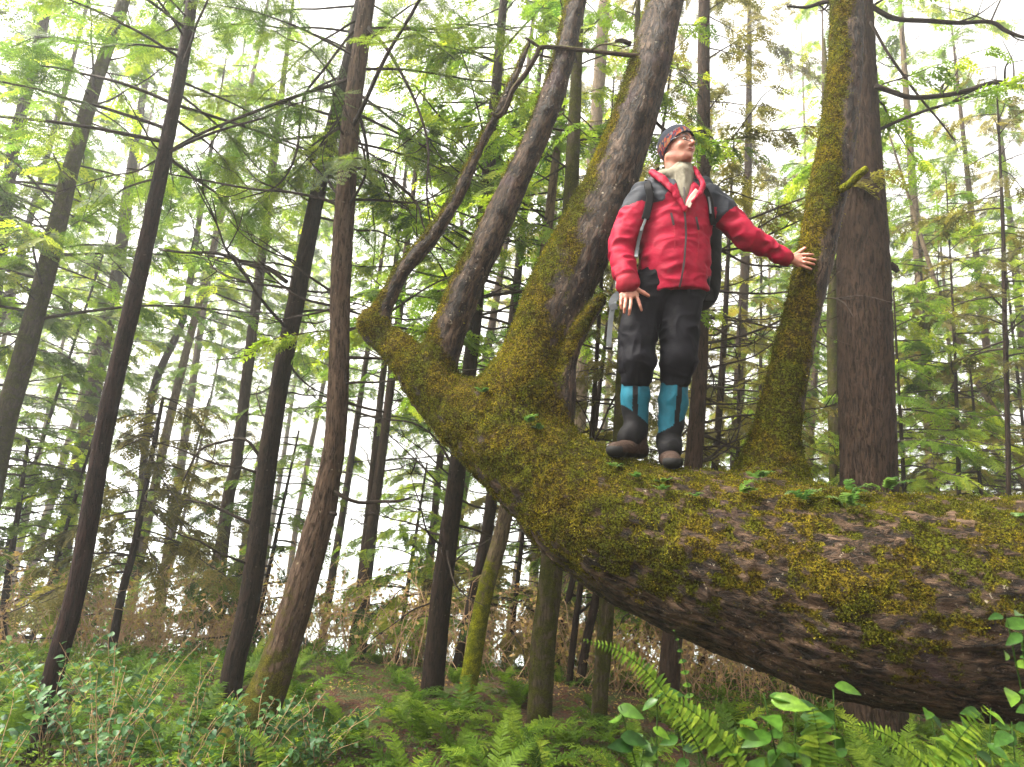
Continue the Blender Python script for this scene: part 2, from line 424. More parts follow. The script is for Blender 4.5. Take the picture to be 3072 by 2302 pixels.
def grid_axis(lo, hi, mid, fine, grow):
    a = list(np.arange(-mid, mid + 1e-6, fine)); d = fine
    while a[-1] < hi: d *= grow; a.append(a[-1] + d)
    d = fine
    while a[0] > lo: d *= grow; a.insert(0, a[0] - d)
    return np.array(a)
gx = grid_axis(-260, 260, 7, .14, 1.09); gy = grid_axis(-260, 260, 11, .14, 1.09)
X, Y = np.meshgrid(gx, gy, indexing='ij'); Z = gz(X.ravel(), Y.ravel())
i = np.arange(len(gx) - 1)[:, None] * len(gy); j = np.arange(len(gy) - 1)[None]
F = np.stack([i + j, i + len(gy) + j, i + len(gy) + j + 1, i + j + 1], -1).reshape(-1, 4)
s = NT('forest_litter'); tc = s.n('ShaderNodeTexCoord').outputs['Object']
n1 = s.noise(tc, 3, 5, .6); n2 = s.noise(tc, 38, 5, .7, .8); v1 = s.voro(tc, 42, 'F1', 'Color')
c = s.ramp(n2, [(.3, (.010, .005, .003)), (.5, (.040, .019, .010)), (.72, (.12, .062, .034))])
c = s.mix(.4, c, s.mix(1.0, v1, (.13, .06, .03), 'MULTIPLY'))
c = s.mix(s.sstep(n1, .50, .62), c, s.ramp(n2, [(.3, (.02, .03, .008)), (.7, (.05, .075, .012))]))
m_ground = s.done(s.bsdf(c, .9, .2, s.bump(s.mth('ADD', n2, s.voro(tc, 42)), 1, .03)))
g = mk('ground', np.stack([X.ravel(), Y.ravel(), Z], -1), [F], m_ground)
tag(g, 'brown forest floor of needle litter under the ferns', 'ground', kind='structure')

# the lake below the slope
s = NT('lake_water'); tc = s.n('ShaderNodeTexCoord').outputs['Object']
m_water = s.done(s.bsdf((.25, .3, .3), .12, .5, s.bump(s.noise(s.scale(tc, (1, .4, 1)), 3, 3), .3, .05)))
xs = np.linspace(-700, 700, 5); X, Y = np.meshgrid(xs, np.linspace(-100, 700, 5), indexing='ij')
i = np.arange(4)[:, None] * 5; j = np.arange(4)[None]
F = np.stack([i + j, i + 5 + j, i + 6 + j, i + j + 1], -1).reshape(-1, 4)
wtr = mk('water', np.stack([X.ravel(), Y.ravel(), np.full(X.size, -7.6)], -1), [F], m_water)
tag(wtr, 'pale bright water far behind the trees at the foot of the slope', 'water', kind='structure')

# ---------------------------------------------------------------- the leaning, moss-covered tree
YT = lambda vx: float(np.interp(vx, [700, 800, 900, 1100, 1250, 1500, 1700, 1850, 2000, 2212, 2400], [3.9, 3.87, 3.78, 3.62, 3.52, 3.40, 3.30, 3.2, 3.12, 3.02, 2.95]))
LT = {
 'trunk': [(2900, 1560, 262), (2640, 1400, 258), (2400, 1322, 245), (2212, 1305, 232), (2000, 1300, 230), (1850, 1280, 222), (1700, 1245, 205), (1500, 1190, 172), (1370, 1150, 152),
           (1250, 1082, 128), (1110, 975, 96), (1000, 892, 66), (910, 812, 45), (845, 745, 33), (803, 702, 27)],
 'A': [(806, 702, 26), (840, 640, 22), (872, 580, 21), (925, 520, 22), (985, 430, 17.5), (1030, 330, 15), (1075, 245, 13), (1110, 170, 11), (1145, 88, 9)],
 'B': [(935, 812, 50), (960, 740, 43), (1005, 620, 39), (1050, 530, 37), (1110, 400, 33), (1165, 280, 29), (1210, 150, 27), (1245, 0, 25), (1275, -130, 23), (1290, -260, 21)],
 'C': [(1120, 900, 92), (1165, 745, 72), (1213, 610, 66), (1270, 500, 65), (1325, 380, 58), (1378, 230, 49), (1420, 80, 44), (1436, 0, 43), (1462, -150, 40), (1480, -300, 36)],
 'C2': [(1178, 880, 30), (1196, 800, 38), (1208, 720, 44), (1236, 620, 50), (1280, 520, 52), (1310, 440, 46)],
 'D': [(1212, 935, 30), (1216, 850, 23), (1228, 765, 25), (1262, 695, 22), (1297, 648, 17)],
 'E': [(1662, 1075, 78), (1668, 985, 62), (1693, 850, 51), (1727, 700, 43.5), (1757, 570, 43.5), (1785, 430, 45), (1808, 300, 44), (1825, 150, 42), (1829, 0, 40), (1833, -140, 38), (1836, -300, 35)],
}
dyL = {'A': -.02, 'B': .02, 'C': .06, 'C2': .05, 'D': -.02, 'E': .16}
SK = {}
for k, pts in LT.items():
    if k == 'trunk': q = [(a, b, c, YT(a)) for a, b, c in pts]
    else: q = [(a, b, c, YT(pts[0][0]) + dyL[k]) for a, b, c in pts]
    SK[k] = resample(*path(q), .12); SK[k] = (SK[k][0], SK[k][1] - (.011 if k != 'trunk' else .0))
GRID = SDF((-2.1, 2.25, .55), (4.4, 4.65, 6.3), .0145)
for k, (O, R) in SK.items():
    kk = .03 if k == 'C2' else 0
    for a in range(len(O) - 1):
        GRID.cone(O[a], O[a + 1], R[a], R[a + 1], .012 if a else (.02 if k == 'trunk' else .07))
# swellings where limbs leave the trunk
for k, f in (('C', 1.12), ('E', .95)):
    O, R = SK[k]; GRID.ell(O[1], np.array([R[0] * f, R[0] * .9, R[0] * .8]), None, .15)
tV, tF = GRID.mesh(1); del GRID
# nearest limb, and bark coordinates that run smoothly along it
names = list(SK); best = np.full(len(tV), 9.); lid = np.zeros(len(tV), int); bk = np.zeros((len(tV), 3)); DS = {}
for li, k in enumerate(names):
    O, R = SK[k]; dm = np.full(len(tV), 9.)
    for a in range(len(O) - 1):
        ab = O[a + 1] - O[a]; t = np.clip((tV - O[a]) @ ab / (ab @ ab), 0, 1); dm = np.minimum(dm, np.linalg.norm(tV - O[a] - t[:, None] * ab, axis=1) - (R[a] + (R[a + 1] - R[a]) * t))
    b = dm < best - (.012 if li else 0); best[b] = dm[b]; lid[b] = li
for li, k in enumerate(names):
    O, R = SK[k]; T, U, W = frames(O); sel = np.where(lid == li)[0]; p = tV[sel]; s_ = np.concatenate([[0], np.cumsum(np.linalg.norm(np.diff(O, axis=0), axis=1))])
    D2 = ((p[:, None, :] - O[None]) ** 2).sum(-1); w_ = np.exp(-(D2 - D2.min(1, keepdims=True)) / (2 * (.10 * R.mean() + .006) )); w_ /= w_.sum(1, keepdims=True)
    c_ = w_ @ O; u_ = unit(w_ @ U); v_ = unit(w_ @ W); D = p - c_; bk[sel, 0] = (D * u_).sum(1); bk[sel, 1] = (D * v_).sum(1); bk[sel, 2] = w_ @ s_ + li * 3.7 + (D * unit(w_ @ T)).sum(1)
N = vnormals(tV, tF)
mossdir = N[:, 2] * .85 - N[:, 0] * .45 - N[:, 1] * .15
mo = mossdir * .8 + .7 * fbm(tV * 2.6, 3, 11) + .35 * fbm(tV * 14, 3, 12) + .12
q_ = bk * np.array([1, 1, .6]); patch = .45 * fbm(q_ * 5, 3, 13) + .5 * fbm(q_ * 14, 3, 15) + .9 * fbm(q_ * 34, 2, 14)
mt = np.clip(mossdir * 1.1, -1.3, .30) + patch + .20
mo = np.where(lid == 0, mt, mo)
islimb = lid > 0
hgt = np.clip((tV[:, 2] - 2.1) / 1.6, 0, 1)
limbadd = {'A': .15, 'B': .0, 'C': .15, 'C2': -1.0, 'D': .5, 'E': .55, 'trunk': .0}
for li, k in enumerate(names):
    sel = lid == li; mo[sel] += limbadd[k]
    if k != 'trunk': mo[sel] += .55 * np.clip(-N[sel, 0] - .15, -.5, 1)
    if k in ('B', 'C', 'E', 'A'): mo[sel] -= {'B': .62, 'C': .72, 'E': .55, 'A': .40}[k] * hgt[sel]
leftpart = np.clip((1.0 - tV[:, 0]) / .8, 0, 1) * (lid == 0)
mo = mo + .45 * leftpart * (mossdir > -.45)
for k, a_, b_ in (('C', 1.5, .55), ('B', .8, .35), ('C2', .3, .3), ('E', .4, .5)):
    sel = lid == names.index(k); zb_ = SK[k][0][0][2]; mo[sel] += a_ * np.clip(1 - (tV[sel, 2] - zb_) / b_, 0, 1)
moss = np.clip((mo - .1) / .45, 0, 1)
# bark furrows and moss cushions as real relief
q = bk * np.array([1 / .030, 1 / .030, 1 / .12])
ridge = 1 - np.abs(fbm(q, 3, 21)) * 2.2
rloc = np.where(lid == 0, 1.0, .34)
tV = tV + N * ((ridge * .015 * (1 - .6 * moss) * rloc) + moss * (.013 * fbm(tV * 19, 3, 31) + .001) * (.35 + .65 * rloc) + .009 * rloc * fbm(q * np.array([.9, .9, 1.3]), 2, 37) + rloc * .02 * fbm(tV * 5, 2, 33))[:, None]
N = vnormals(tV, tF)

s = NT('mossy_furrowed_bark'); bkn = s.attr('bk').outputs['Vector']; tc = s.n('ShaderNodeTexCoord').outputs['Object']; ma = s.attr('moss').outputs['Fac']
q = s.scale(bkn, (1, 1, .3)); n1 = s.noise(q, 48, 6, .75, .7); n2 = s.noise(s.scale(bkn, (1, 1, .4)), 12, 4, .6, .3)
cr = s.sstep(s.noise(s.scale(bkn, (1, 1, .32)), 34, 5, .75, 1.0), .40, .54)
col = s.ramp(s.mth('ADD', s.mth('MULTIPLY', n1, .6), s.mth('MULTIPLY', n2, .45)), [(.36, (.005, .0035, .003)), (.5, (.045, .027, .016)), (.62, (.105, .066, .042)), (.74, (.27, .19, .13))])
col = s.mix(s.mth('MULTIPLY', s.mth('SUBTRACT', 1, cr), .93), col, (.005, .004, .003))
pur = s.sstep(s.noise(tc, 3.2, 4, .6), .56, .68); col = s.mix(s.mth('MULTIPLY', pur, .6), col, (.07, .042, .05))
lic = s.sstep(s.noise(tc, 46, 3, .6), .64, .70); lic2 = s.sstep(s.noise(tc, 5, 3, .6), .46, .62)
col = s.mix(s.mth('MULTIPLY', lic, s.mth('MULTIPLY', lic2, .8)), col, (.42, .36, .27))
fine = s.noise(tc, 75, 4, .7); mask = s.sstep(s.mth('ADD', ma, s.mth('MULTIPLY', s.mth('SUBTRACT', fine, .5), 1.9)), .32, .72)
mh = s.noise(tc, 105, 4, .75); big = s.noise(tc, 4.5, 3, .6); mid = s.noise(tc, 22, 3, .6)
mc = s.mix(s.sstep(big, .42, .6), (.13, .095, .009), (.085, .095, .009)); mc = s.mix(s.mth('MULTIPLY', s.sstep(mid, .55, .7), .7), mc, (.24, .19, .014))
mc = s.mix(s.sstep(mh, .60, .40), mc, (.010, .008, .002)); mc = s.mix(s.mth('MULTIPLY', s.sstep(s.noise(tc, 30, 4, .7), .52, .40), .8), mc, (.022, .014, .006))
sh = s.n('ShaderNodeMixShader'); s.l(mask, sh.inputs[0])
s.l(s.bsdf(col, .6, .14, s.bump(s.mth('ADD', n1, s.mth('MULTIPLY', cr, .7)), 1, .034)), sh.inputs[1]); s.l(s.bsdf(mc, .95, .03, s.bump(s.mth('ADD', mh, s.mth('MULTIPLY', s.noise(tc, 38, 3, .6), 1.2)), 1, .03)), sh.inputs[2])
m_lean = s.done(sh.outputs[0])

lean = empty('leaning_tree', (P(2640, 1700, 3.0)[0], 3.0, 0), 'huge moss-covered tree leaning low across the picture, with limbs growing straight up from its trunk', 'tree')
fl = lid[tF]; fid = np.where(np.all(fl == fl[:, :1], 1), fl[:, 0], fl.min(1))
def split(name, ids, label=None):
    sel = np.isin(fid, ids); f = tF[sel]; u, inv = np.unique(f, return_inverse=True)
    o = mk(name, tV[u], [inv.reshape(-1, 4)], m_lean, lean, attrs={'bk': bk[u], 'moss': moss[u]})
    o.data.normals_split_custom_set_from_vertices([tuple(x) for x in N[u]])
    if label: o['label'] = label
    return o
split('trunk', [0]); split('limb', [1], 'thin limb rising from the tip of the trunk'); split('limb', [2], 'middle limb near the tip of the trunk')
split('limb', [3, 4], 'thickest forked limb behind the man'); split('limb', [5], 'short broken mossy limb'); split('limb', [6], 'limb the man leans his hand on')
# moss: little leafy tufts standing off the cushions
fc = tV[tF].mean(1); fm = moss[tF].mean(1); fn = unit(N[tF].mean(1))
front = fn[:, 1] < .45
pr = np.clip((fm + .55 * fbm(fc * 30, 2, 41) - .25), .012, 1) * front * (fn[:, 2] > -.75); pr = pr / pr.sum()
ns = 150000; pick = rng.choice(len(tF), ns, p=pr)
c = fc[pick] + rng.normal(0, .006, (ns, 3)); nn = unit(fn[pick] + rng.normal(0, .45, (ns, 3)) + np.array([0, 0, -.1]))
tt = unit(np.cross(nn, rng.normal(0, 1, (ns, 3)))); L = rng.uniform(.0035, .009, ns)[:, None]; wd = rng.uniform(.0015, .0034, ns)[:, None]
V = np.stack([c - tt * wd, c + tt * wd, c + nn * L + tt * wd * .6, c + nn * L - tt * wd * .6 + tt * wd * .3], 1).reshape(-1, 3)
tint = np.clip(.42 + .45 * fbm(c * 3, 3, 44) + .45 * fbm(c * 16, 2, 45) + rng.normal(0, .16, ns), 0, 1)
mk('moss', V, [np.arange(ns * 4).reshape(-1, 4)], M['mossleaf'], lean, attrs={'bk': np.repeat(np.stack([tint, tint, tint], -1), 4, 0)}, smooth=False)
# where a line of sight meets the leaning tree
def surf(vx, vy, Yg):
    """nearest leaning-trunk surface point to a picture ray, coming from the front"""
    o = CAMP; d = unit(P(vx, vy, Yg) - CAMP); w_ = tV - o; t = w_ @ d; dist = np.linalg.norm(w_ - t[:, None] * d, axis=1)
    c = np.where(dist < .03)[0]
    if not len(c): c = np.array([np.argmin(dist)])
    i = c[np.argmin(t[c])]; return tV[i], N[i]
# broken stubs and the hooked dead branch
def vbranch(pts, Y, parent, mat='twig', n=7, ds=.05, twigs=0, seed=0, name='branch', rough=.12, label=None):
    a = Acc(); pp, rr = path(pts, Y); a.tube(pp, rr, n, ds, rough=rough, seed=seed)
    r_ = np.random.default_rng(seed + 100); L = np.linalg.norm(np.diff(pp, axis=0), axis=1).sum()
    for _ in range(twigs):
        O, R = resample(pp, rr, .05); k = r_.integers(len(O) // 5, len(O)); d = unit(r_.normal(0, 1, 3) * np.array([1, .8, .7]) + unit(O[-1] - O[0]) * .8)
        l = r_.uniform(.12, .5) * min(1.5, L / 1.2); b = O[k]; r0 = R[k] * .55
        p1 = b + d * l * .5 + r_.normal(0, .03, 3); p2 = b + d * l + r_.normal(0, .08, 3) * l + np.array([0, 0, r_.uniform(-.1, .25) * l])
        a.tube([b, p1, p2], [r0, r0 * .7, r0 * .35], 4, .06, seed=seed)
        if l > .25:
            d2 = unit(d + r_.normal(0, .7, 3)); a.tube([p1, p1 + d2 * l * .4], [r0 * .5, r0 * .25], 4, .08)
    o = a.build(name, M[mat], parent)
    if label: o['label'] = label
    return o
yA, yC, yE = 3.85, 3.60, 3.46
pts = [(1062, 243, 3), (1075, 252, 6.5), (1092, 235, 6.5), (1108, 195, 6), (1135, 160, 6), (1160, 118, 6), (1168, 103, 5.5), (1215, 104, 5.5), (1290, 112, 5), (1358, 119, 5.5), (1385, 120, 6)]
pts = [(a, b, r, y) for (a, b, r), y in zip(pts, [3.8, 3.80, 3.78, 3.76, 3.74, 3.72, 3.72, 3.70, 3.66, 3.6, 3.58])]
vbranch(pts, None, lean, 'twigm', 8, .03, 2, 5, label='kinked dead branch joining two limbs')
vbranch([(1166, 103, 4, 3.72), (1150, 92, 4.5, 3.72), (1135, 82, 3, 3.72)], None, lean, 'twigm', 6, .03)
vbranch([(1800, 418, 9, 3.42), (1832, 400, 8.5, 3.36), (1853, 380, 9, 3.32), (1872, 364, 7, 3.30)], None, lean, 'yellowmoss', 9, .015, 0, 3, 'branch_stub')
vbranch([(1362, 95, 6, 3.6), (1342, 88, 5.5, 3.58), (1330, 90, 4, 3.56)], None, lean, 'twig', 7, .02, 0, 3, 'branch_stub')
vbranch([(1438, 283, 5, 3.62), (1425, 272, 4, 3.66), (1408, 255, 3, 3.7)], None, lean, 'twig', 6, .03, 0, 3, 'branch_stub')
# ---------------------------------------------------------------- conifers
def spray_template(fine, L=.42, seed=0):
    r_ = np.random.default_rng(seed); V = []; F = []
    def quad(a, b, w, up=(0, 0, 1)):
        a = np.array(a, float); b = np.array(b, float); sd = unit(np.cross(b - a, up)) * w; m = a + (b - a) * .45
        k = len(V); V.extend([a, m + sd, b, m - sd]); F.append([k, k + 1, k + 2, k + 3])
    npair = 10 if fine else 8
    quad((0, 0, 0), (L, 0, 0), .006 if fine else .011)
    for i in range(npair):
        t = (i + .6) / npair; l = L * .42 * (1 - .75 * t) * r_.uniform(.75, 1.15)
        for sg in (-1, 1):
            an = rad(r_.uniform(42, 62)) * sg; x0 = L * (t * .95 + r_.uniform(-.02, .02)); d = np.array([math.cos(an), math.sin(an), r_.uniform(-.15, .12)])
            a = np.array([x0, 0, 0])
            if fine:
                quad(a, a + d * l, .0035)
                m = max(3, int(l / .019))
                for q_ in range(m):
                    tt = (q_ + .7) / m
                    for s2 in (-1, 1):
                        a2 = an + rad(52) * s2; d2 = np.array([math.cos(a2), math.sin(a2), r_.uniform(-.25, .1)]); b0 = a + d * l * tt
                        quad(b0, b0 + d2 * .026 * (1.15 - .6 * tt), .0042)
            else:
                quad(a, a + d * l, .015)
                if l > .09:
                    for s2 in (-1, 1):
                        a2 = an + rad(45) * s2; d2 = np.array([math.cos(a2), math.sin(a2), -.1]); b0 = a + d * l * .45
                        quad(b0, b0 + d2 * l * .4, .011)
    V = np.array(V); V[:, 2] -= .55 * V[:, 0] ** 2
    return V, np.array(F)
SPR = {f: [spray_template(f, seed=k) for k in range(3)] for f in (True, False)}

def crown(parent, O, z0, z1, nb, Lm, seed, mat, fine=False, droop=.22, dens=1.0, tint=0.0, side=None, name='crown', taper=.75, elev=.12, sc_=1.0, twm='twig', twr=1.0):
    r_ = np.random.default_rng(seed); a = Acc(); zz = O[:, 2]; sv, sf, sa = [], [], []; nv = 0
    T_ = SPR[fine]
    for b in range(nb):
        u = (b + r_.uniform(0, 1)) / nb; z = z0 + (z1 - z0) * u; k = int(np.argmin(np.abs(zz - z))); p0 = O[k].copy(); p0[2] = z if abs(zz[k] - z) > .3 else zz[k]
        if abs(zz[k] - z) > .6: continue
        az = r_.uniform(0, 2 * math.pi) if side is None else side + r_.normal(0, .9)
        L = Lm * (1 - taper * u) * r_.uniform(.55, 1.15); e = r_.normal(elev, .16)
        d = np.array([math.cos(az), math.sin(az), e]); n = 9; t = np.linspace(0, 1, n)[:, None]
        wob = np.cumsum(r_.normal(0, .02, (n, 3)), 0) * L * t
        C = p0 + L * t * d + wob; C[:, 2] -= (droop * L * t[:, 0] ** 2)
        r0 = (.006 + .0055 * L) * twr
        V, F, tr, bk_ = tube(C, np.linspace(r0, r0 * .25, n), 4, L / 8.01, cap=False); a.add(V, F, None, 0, bk_)
        m = int(L * 11 * dens / sc_)
        if m < 1: continue
        ts = np.clip(r_.uniform(.22, 1.0, m) ** .85, 0, 1); ix = ts * (n - 1); i0 = np.minimum(ix.astype(int), n - 2); f = (ix - i0)[:, None]
        pos = C[i0] * (1 - f) + C[i0 + 1] * f; tan = unit(C[i0 + 1] - C[i0])
        S = unit(np.cross(tan, [0, 0, 1])); sg = r_.choice([-1, 1], m)[:, None]; ang = rad(1) * r_.uniform(15, 75, m)[:, None]
        ax = unit(tan * np.cos(ang) + S * sg * np.sin(ang) + np.array([0, 0, -.28]) + r_.normal(0, .14, (m, 3)))
        up = unit(np.array([0, 0, 1.]) + r_.normal(0, .28, (m, 3))); lat = unit(np.cross(up, ax)); nr = np.cross(ax, lat)
        scl = r_.uniform(.55, 1.15, m) * (1.15 - .5 * ts) * min(1.0, .55 + L * .3) * sc_
        ti = np.clip(.45 + tint + r_.normal(0, .2, m) + .22 * math.sin(b * 2.1), 0, 1)
        tk = r_.integers(0, 3, m)
        for v_ in range(3):
            s_ = tk == v_; c_ = int(s_.sum())
            if not c_: continue
            TV, TF = T_[v_]; B = np.stack([ax[s_], lat[s_], nr[s_]], 1) * scl[s_][:, None, None]
            W = np.einsum('vi,nij->nvj', TV, B) + pos[s_][:, None, :]
            sv.append(W.reshape(-1, 3)); sf.append((TF[None] + (np.arange(c_) * len(TV))[:, None, None]).reshape(-1, 4) + nv)
            q = np.repeat(ti[s_], len(TV)); sa.append(np.stack([q, q, q], -1)); nv += c_ * len(TV)
    if sv: a.add(np.concatenate(sv), np.concatenate(sf), None, 1, np.concatenate(sa))
    if not a.V: return None
    return a.build(name, [M[twm], M[mat]], parent)

def trunk_line(pts, Y, top=None, base=True, ds=.25):
    """pts from foot to top, [(vx, vy, halfwidth_v)]; runs on down into the ground and up out of the picture"""
    pp, rr = path(pts, Y)
    if base:
        d = unit(pp[1] - pp[0]); d = d if d[2] > .2 else np.array([0, 0, 1.]); p = pp[0].copy(); n = 0
        while p[2] > g1(p[0], p[1]) - .15 and n < 400: p = p - d * (.05 / d[2]); n += 1
        if n > 2: pp = np.vstack([p, pp]); rr = np.concatenate([[rr[0] * (1.12 if n < 40 else 1.25)], rr])
    if top:
        d = unit(pp[-1] - pp[-2]); d = unit(d + np.array([0, 0, .35])); h = (top - pp[-1][2]); k = max(1, int(h / 1.5))
        r1 = rr[-1]
        if h > .3:
            for i in range(1, k + 1): pp = np.vstack([pp, pp[-1] + d * (h / k) / max(d[2], .3)]); rr = np.append(rr, r1 * (1 - .75 * i / k))
    return pp, rr
def tree(name, pts, Y, label, mat='brown', top=12, n=20, ridge=.004, ds=.06, group=None, crowns=(), dead=0, seed=0, base=True, cat='tree', rough=.06, deadz=(1.5, 8), flare=0, deadL=(.5, 1.8), deadside=None):
    pp, rr = trunk_line(pts, Y, top, base)
    if flare: rr[0] *= flare
    r0 = empty(name, (pp[0][0], pp[0][1], max(pp[0][2], g1(pp[0][0], pp[0][1]))), label, cat, group)
    V, F, T, b = tube(pp, rr, n, ds, rough, seed, ridge); mk('trunk', V, [F, T], M[mat], r0, attrs={'bk': b})
    O, R = resample(pp, rr, .1)
    for k, c in enumerate(crowns): crown(r0, O, seed=seed * 10 + k, **c)
    r_ = np.random.default_rng(seed + 500)
    for i in range(dead):
        z = r_.uniform(*deadz); k = int(np.argmin(np.abs(O[:, 2] - z)))
        if abs(O[k, 2] - z) > .3: continue
        L = r_.uniform(*deadL); az = r_.uniform(0, 6.28) if deadside is None else deadside + r_.normal(0, .7); dd = np.array([math.cos(az), math.sin(az), r_.normal(.12, .25)]); q = [O[k] + dd * R[k] * .6]
        st = L / 7
        for j in range(7): dd = unit(dd + r_.normal(0, .16, 3) + np.array([0, 0, .03])); q.append(q[-1] + dd * st)
        rb = .005 + .0065 * L; a = Acc(); a.tube(q, np.linspace(rb, rb * .25, 8), 5, .09, seed=i, rough=.15)
        for _ in range(int(L * 4)):
            j = r_.integers(2, 7); d2 = unit(unit(q[j + 1] - q[j]) + r_.normal(0, .55, 3)); l = r_.uniform(.12, .5) * L * .7; m_ = q[j] + d2 * l * .5
            e_ = m_ + unit(d2 + r_.normal(0, .35, 3)) * l * .5; a.tube([q[j], m_, e_], [rb * .5, rb * .35, rb * .15], 3, .1, cap=False)
        a.build('branch', M['twig'], r0)
    r0['_R'] = 0; del r0['_R']
    return r0, O, R

# --- the trunks one can tell apart, left to right (foot ... top in the photograph, half width)
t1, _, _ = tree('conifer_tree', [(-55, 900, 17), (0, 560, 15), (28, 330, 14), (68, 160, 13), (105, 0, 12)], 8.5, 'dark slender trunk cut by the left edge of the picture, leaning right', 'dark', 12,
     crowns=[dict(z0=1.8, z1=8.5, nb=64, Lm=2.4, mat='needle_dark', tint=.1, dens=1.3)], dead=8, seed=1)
t2, _, _ = tree('conifer_tree', [(-60, 1300, 28), (0, 965, 26), (58, 745, 25), (112, 540, 22), (152, 370, 19), (210, 170, 16), (262, 20, 14)], 7.4, 'greenish mossy trunk near the left edge, leaning right, lighter than its neighbours', 'olive', 12,
     crowns=[dict(z0=3.4, z1=9, nb=70, Lm=2.6, mat='needle', tint=0, dens=1.3)], dead=7, seed=2, ridge=.003)
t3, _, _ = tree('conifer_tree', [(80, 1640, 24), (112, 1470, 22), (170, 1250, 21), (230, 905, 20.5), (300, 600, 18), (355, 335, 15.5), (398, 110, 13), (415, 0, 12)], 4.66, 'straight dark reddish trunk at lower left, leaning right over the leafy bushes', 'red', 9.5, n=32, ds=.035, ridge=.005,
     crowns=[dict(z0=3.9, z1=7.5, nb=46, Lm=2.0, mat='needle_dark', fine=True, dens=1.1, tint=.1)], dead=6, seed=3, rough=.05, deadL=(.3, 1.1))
tree('young_conifer', [(232, 1465, 11), (262, 1290, 8.5), (290, 1180, 7.5), (325, 1000, 5.5), (352, 860, 3.5)], 7.6, 'thin young conifer with drooping olive foliage just right of the reddish trunk', 'dark', None, n=10,
     crowns=[dict(z0=.9, z1=2.95, nb=44, Lm=1.25, mat='needle_olive', droop=.4, taper=.5, dens=1.3, elev=-.05)], dead=0, seed=4, cat='young tree')
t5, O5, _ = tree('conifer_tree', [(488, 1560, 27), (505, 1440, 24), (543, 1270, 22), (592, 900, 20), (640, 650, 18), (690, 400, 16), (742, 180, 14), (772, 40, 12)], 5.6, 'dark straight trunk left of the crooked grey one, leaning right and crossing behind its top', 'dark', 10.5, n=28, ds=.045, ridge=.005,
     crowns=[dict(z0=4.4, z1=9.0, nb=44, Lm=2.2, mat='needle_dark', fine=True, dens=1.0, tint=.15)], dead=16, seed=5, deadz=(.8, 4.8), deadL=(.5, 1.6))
t6, O6, _ = tree('conifer_tree', [(482, 1700, 60), (520, 1610, 52), (580, 1490, 39), (650, 1270, 31), (692, 1120, 29), (702, 1075, 27), (722, 960, 22), (732, 800, 21), (735, 640, 20), (742, 500, 21), (752, 330, 19), (765, 200, 18), (782, 80, 17), (797, -30, 16)], 4.7, 'crooked grey-brown trunk with a bulging foot, nearest of the left-hand trees', 'grey', 9, n=40, ds=.03, ridge=.007,
     crowns=[dict(z0=4.3, z1=7.5, nb=34, Lm=2.0, mat='needle_dark', fine=True, dens=1.0, tint=.2)], dead=14, seed=6, rough=.09, deadz=(2.2, 5), deadL=(.4, 1.5))
for pts, Yb, tw, sd, par in [
    ([(752, 172, 5), (700, 190, 4.5), (650, 205, 4), (560, 238, 4), (450, 282, 3.6), (380, 318, 3), (300, 368, 2.4), (230, 382, 1.8), (110, 420, 1.2)], 4.7, 10, 61, t6),
    ([(735, 445, 4), (690, 428, 3.5), (620, 415, 3), (540, 408, 2.8), (430, 388, 2.4), (340, 372, 1.6), (260, 362, 1)], 4.7, 8, 62, t6),
    ([(795, 60, 4), (835, 105, 4), (872, 168, 3.6), (905, 240, 3.2), (925, 320, 2.8), (922, 420, 2.4), (935, 520, 1.6)], 4.6, 9, 63, t6),
    ([(745, 365, 4), (800, 366, 3.5), (850, 390, 3), (900, 440, 2.6), (920, 500, 1.8), (980, 560, 1)], 4.6, 9, 64, t6),
    ([(722, 1062, 6), (745, 1075, 4.5), (775, 1086, 4), (820, 1084, 3.6), (860, 1083, 3), (890, 1074, 1.8)], 4.65, 1, 65, t6),
    ([(620, 610, 5), (585, 585, 4.5), (540, 572, 4), (470, 548, 3.6), (400, 546, 3), (345, 540, 2)], 5.6, 7, 66, t5),
    ([(770, 60, 3.6), (745, 90, 3.2), (700, 150, 3), (655, 215, 3), (640, 330, 2.6), (600, 400, 2), (520, 430, 1.2)], 4.9, 8, 67, t6),
    ([(560, 985, 4.5), (530, 950, 3.6), (480, 955, 3), (430, 975, 2.6), (395, 1040, 2)], 5.6, 5, 68, t5),
    ([(540, 1130, 4), (500, 1112, 3), (450, 1090, 2.6), (400, 1080, 2)], 5.6, 4, 69, t5),
    ([(750, 870, 4), (790, 882, 3), (830, 890, 2.6)], 4.7, 0, 70, t6), ([(712, 1108, 5), (728, 1112, 4)], 4.62, 0, 71, t6)]:
    vbranch(pts, Yb, par, 'twig', 6, .06, tw, sd)
t7, _, _ = tree('conifer_tree', [(928, 1540, 25), (942, 1400, 23), (955, 1270, 22), (985, 1040, 18), (1008, 850, 16), (1025, 700, 14), (1045, 480, 15), (1062, 300, 13)], 6.48, 'blackish trunk with a pale edge running up behind the tip of the leaning tree', 'dark', 9, n=26, ds=.045, ridge=.005,
     crowns=[dict(z0=3.2, z1=8.5, nb=70, Lm=2.4, mat='needle', dens=1.3)], dead=14, seed=7, deadz=(.8, 5))
tree('conifer_tree', [(1002, 1540, 20), (1028, 1385, 19), (1050, 1270, 17.5), (1077, 1175, 17), (1092, 1110, 16), (1130, 900, 15), (1165, 650, 13)], 6.3, 'leaning trunk whose foot is coated in bright yellow-green moss', 'yellowmoss', 7.5, n=24, ds=.05, ridge=.002, crowns=[dict(z0=4.0, z1=7, nb=22, Lm=1.6, mat='needle')], dead=5, seed=8, deadz=(1.2, 3.2))
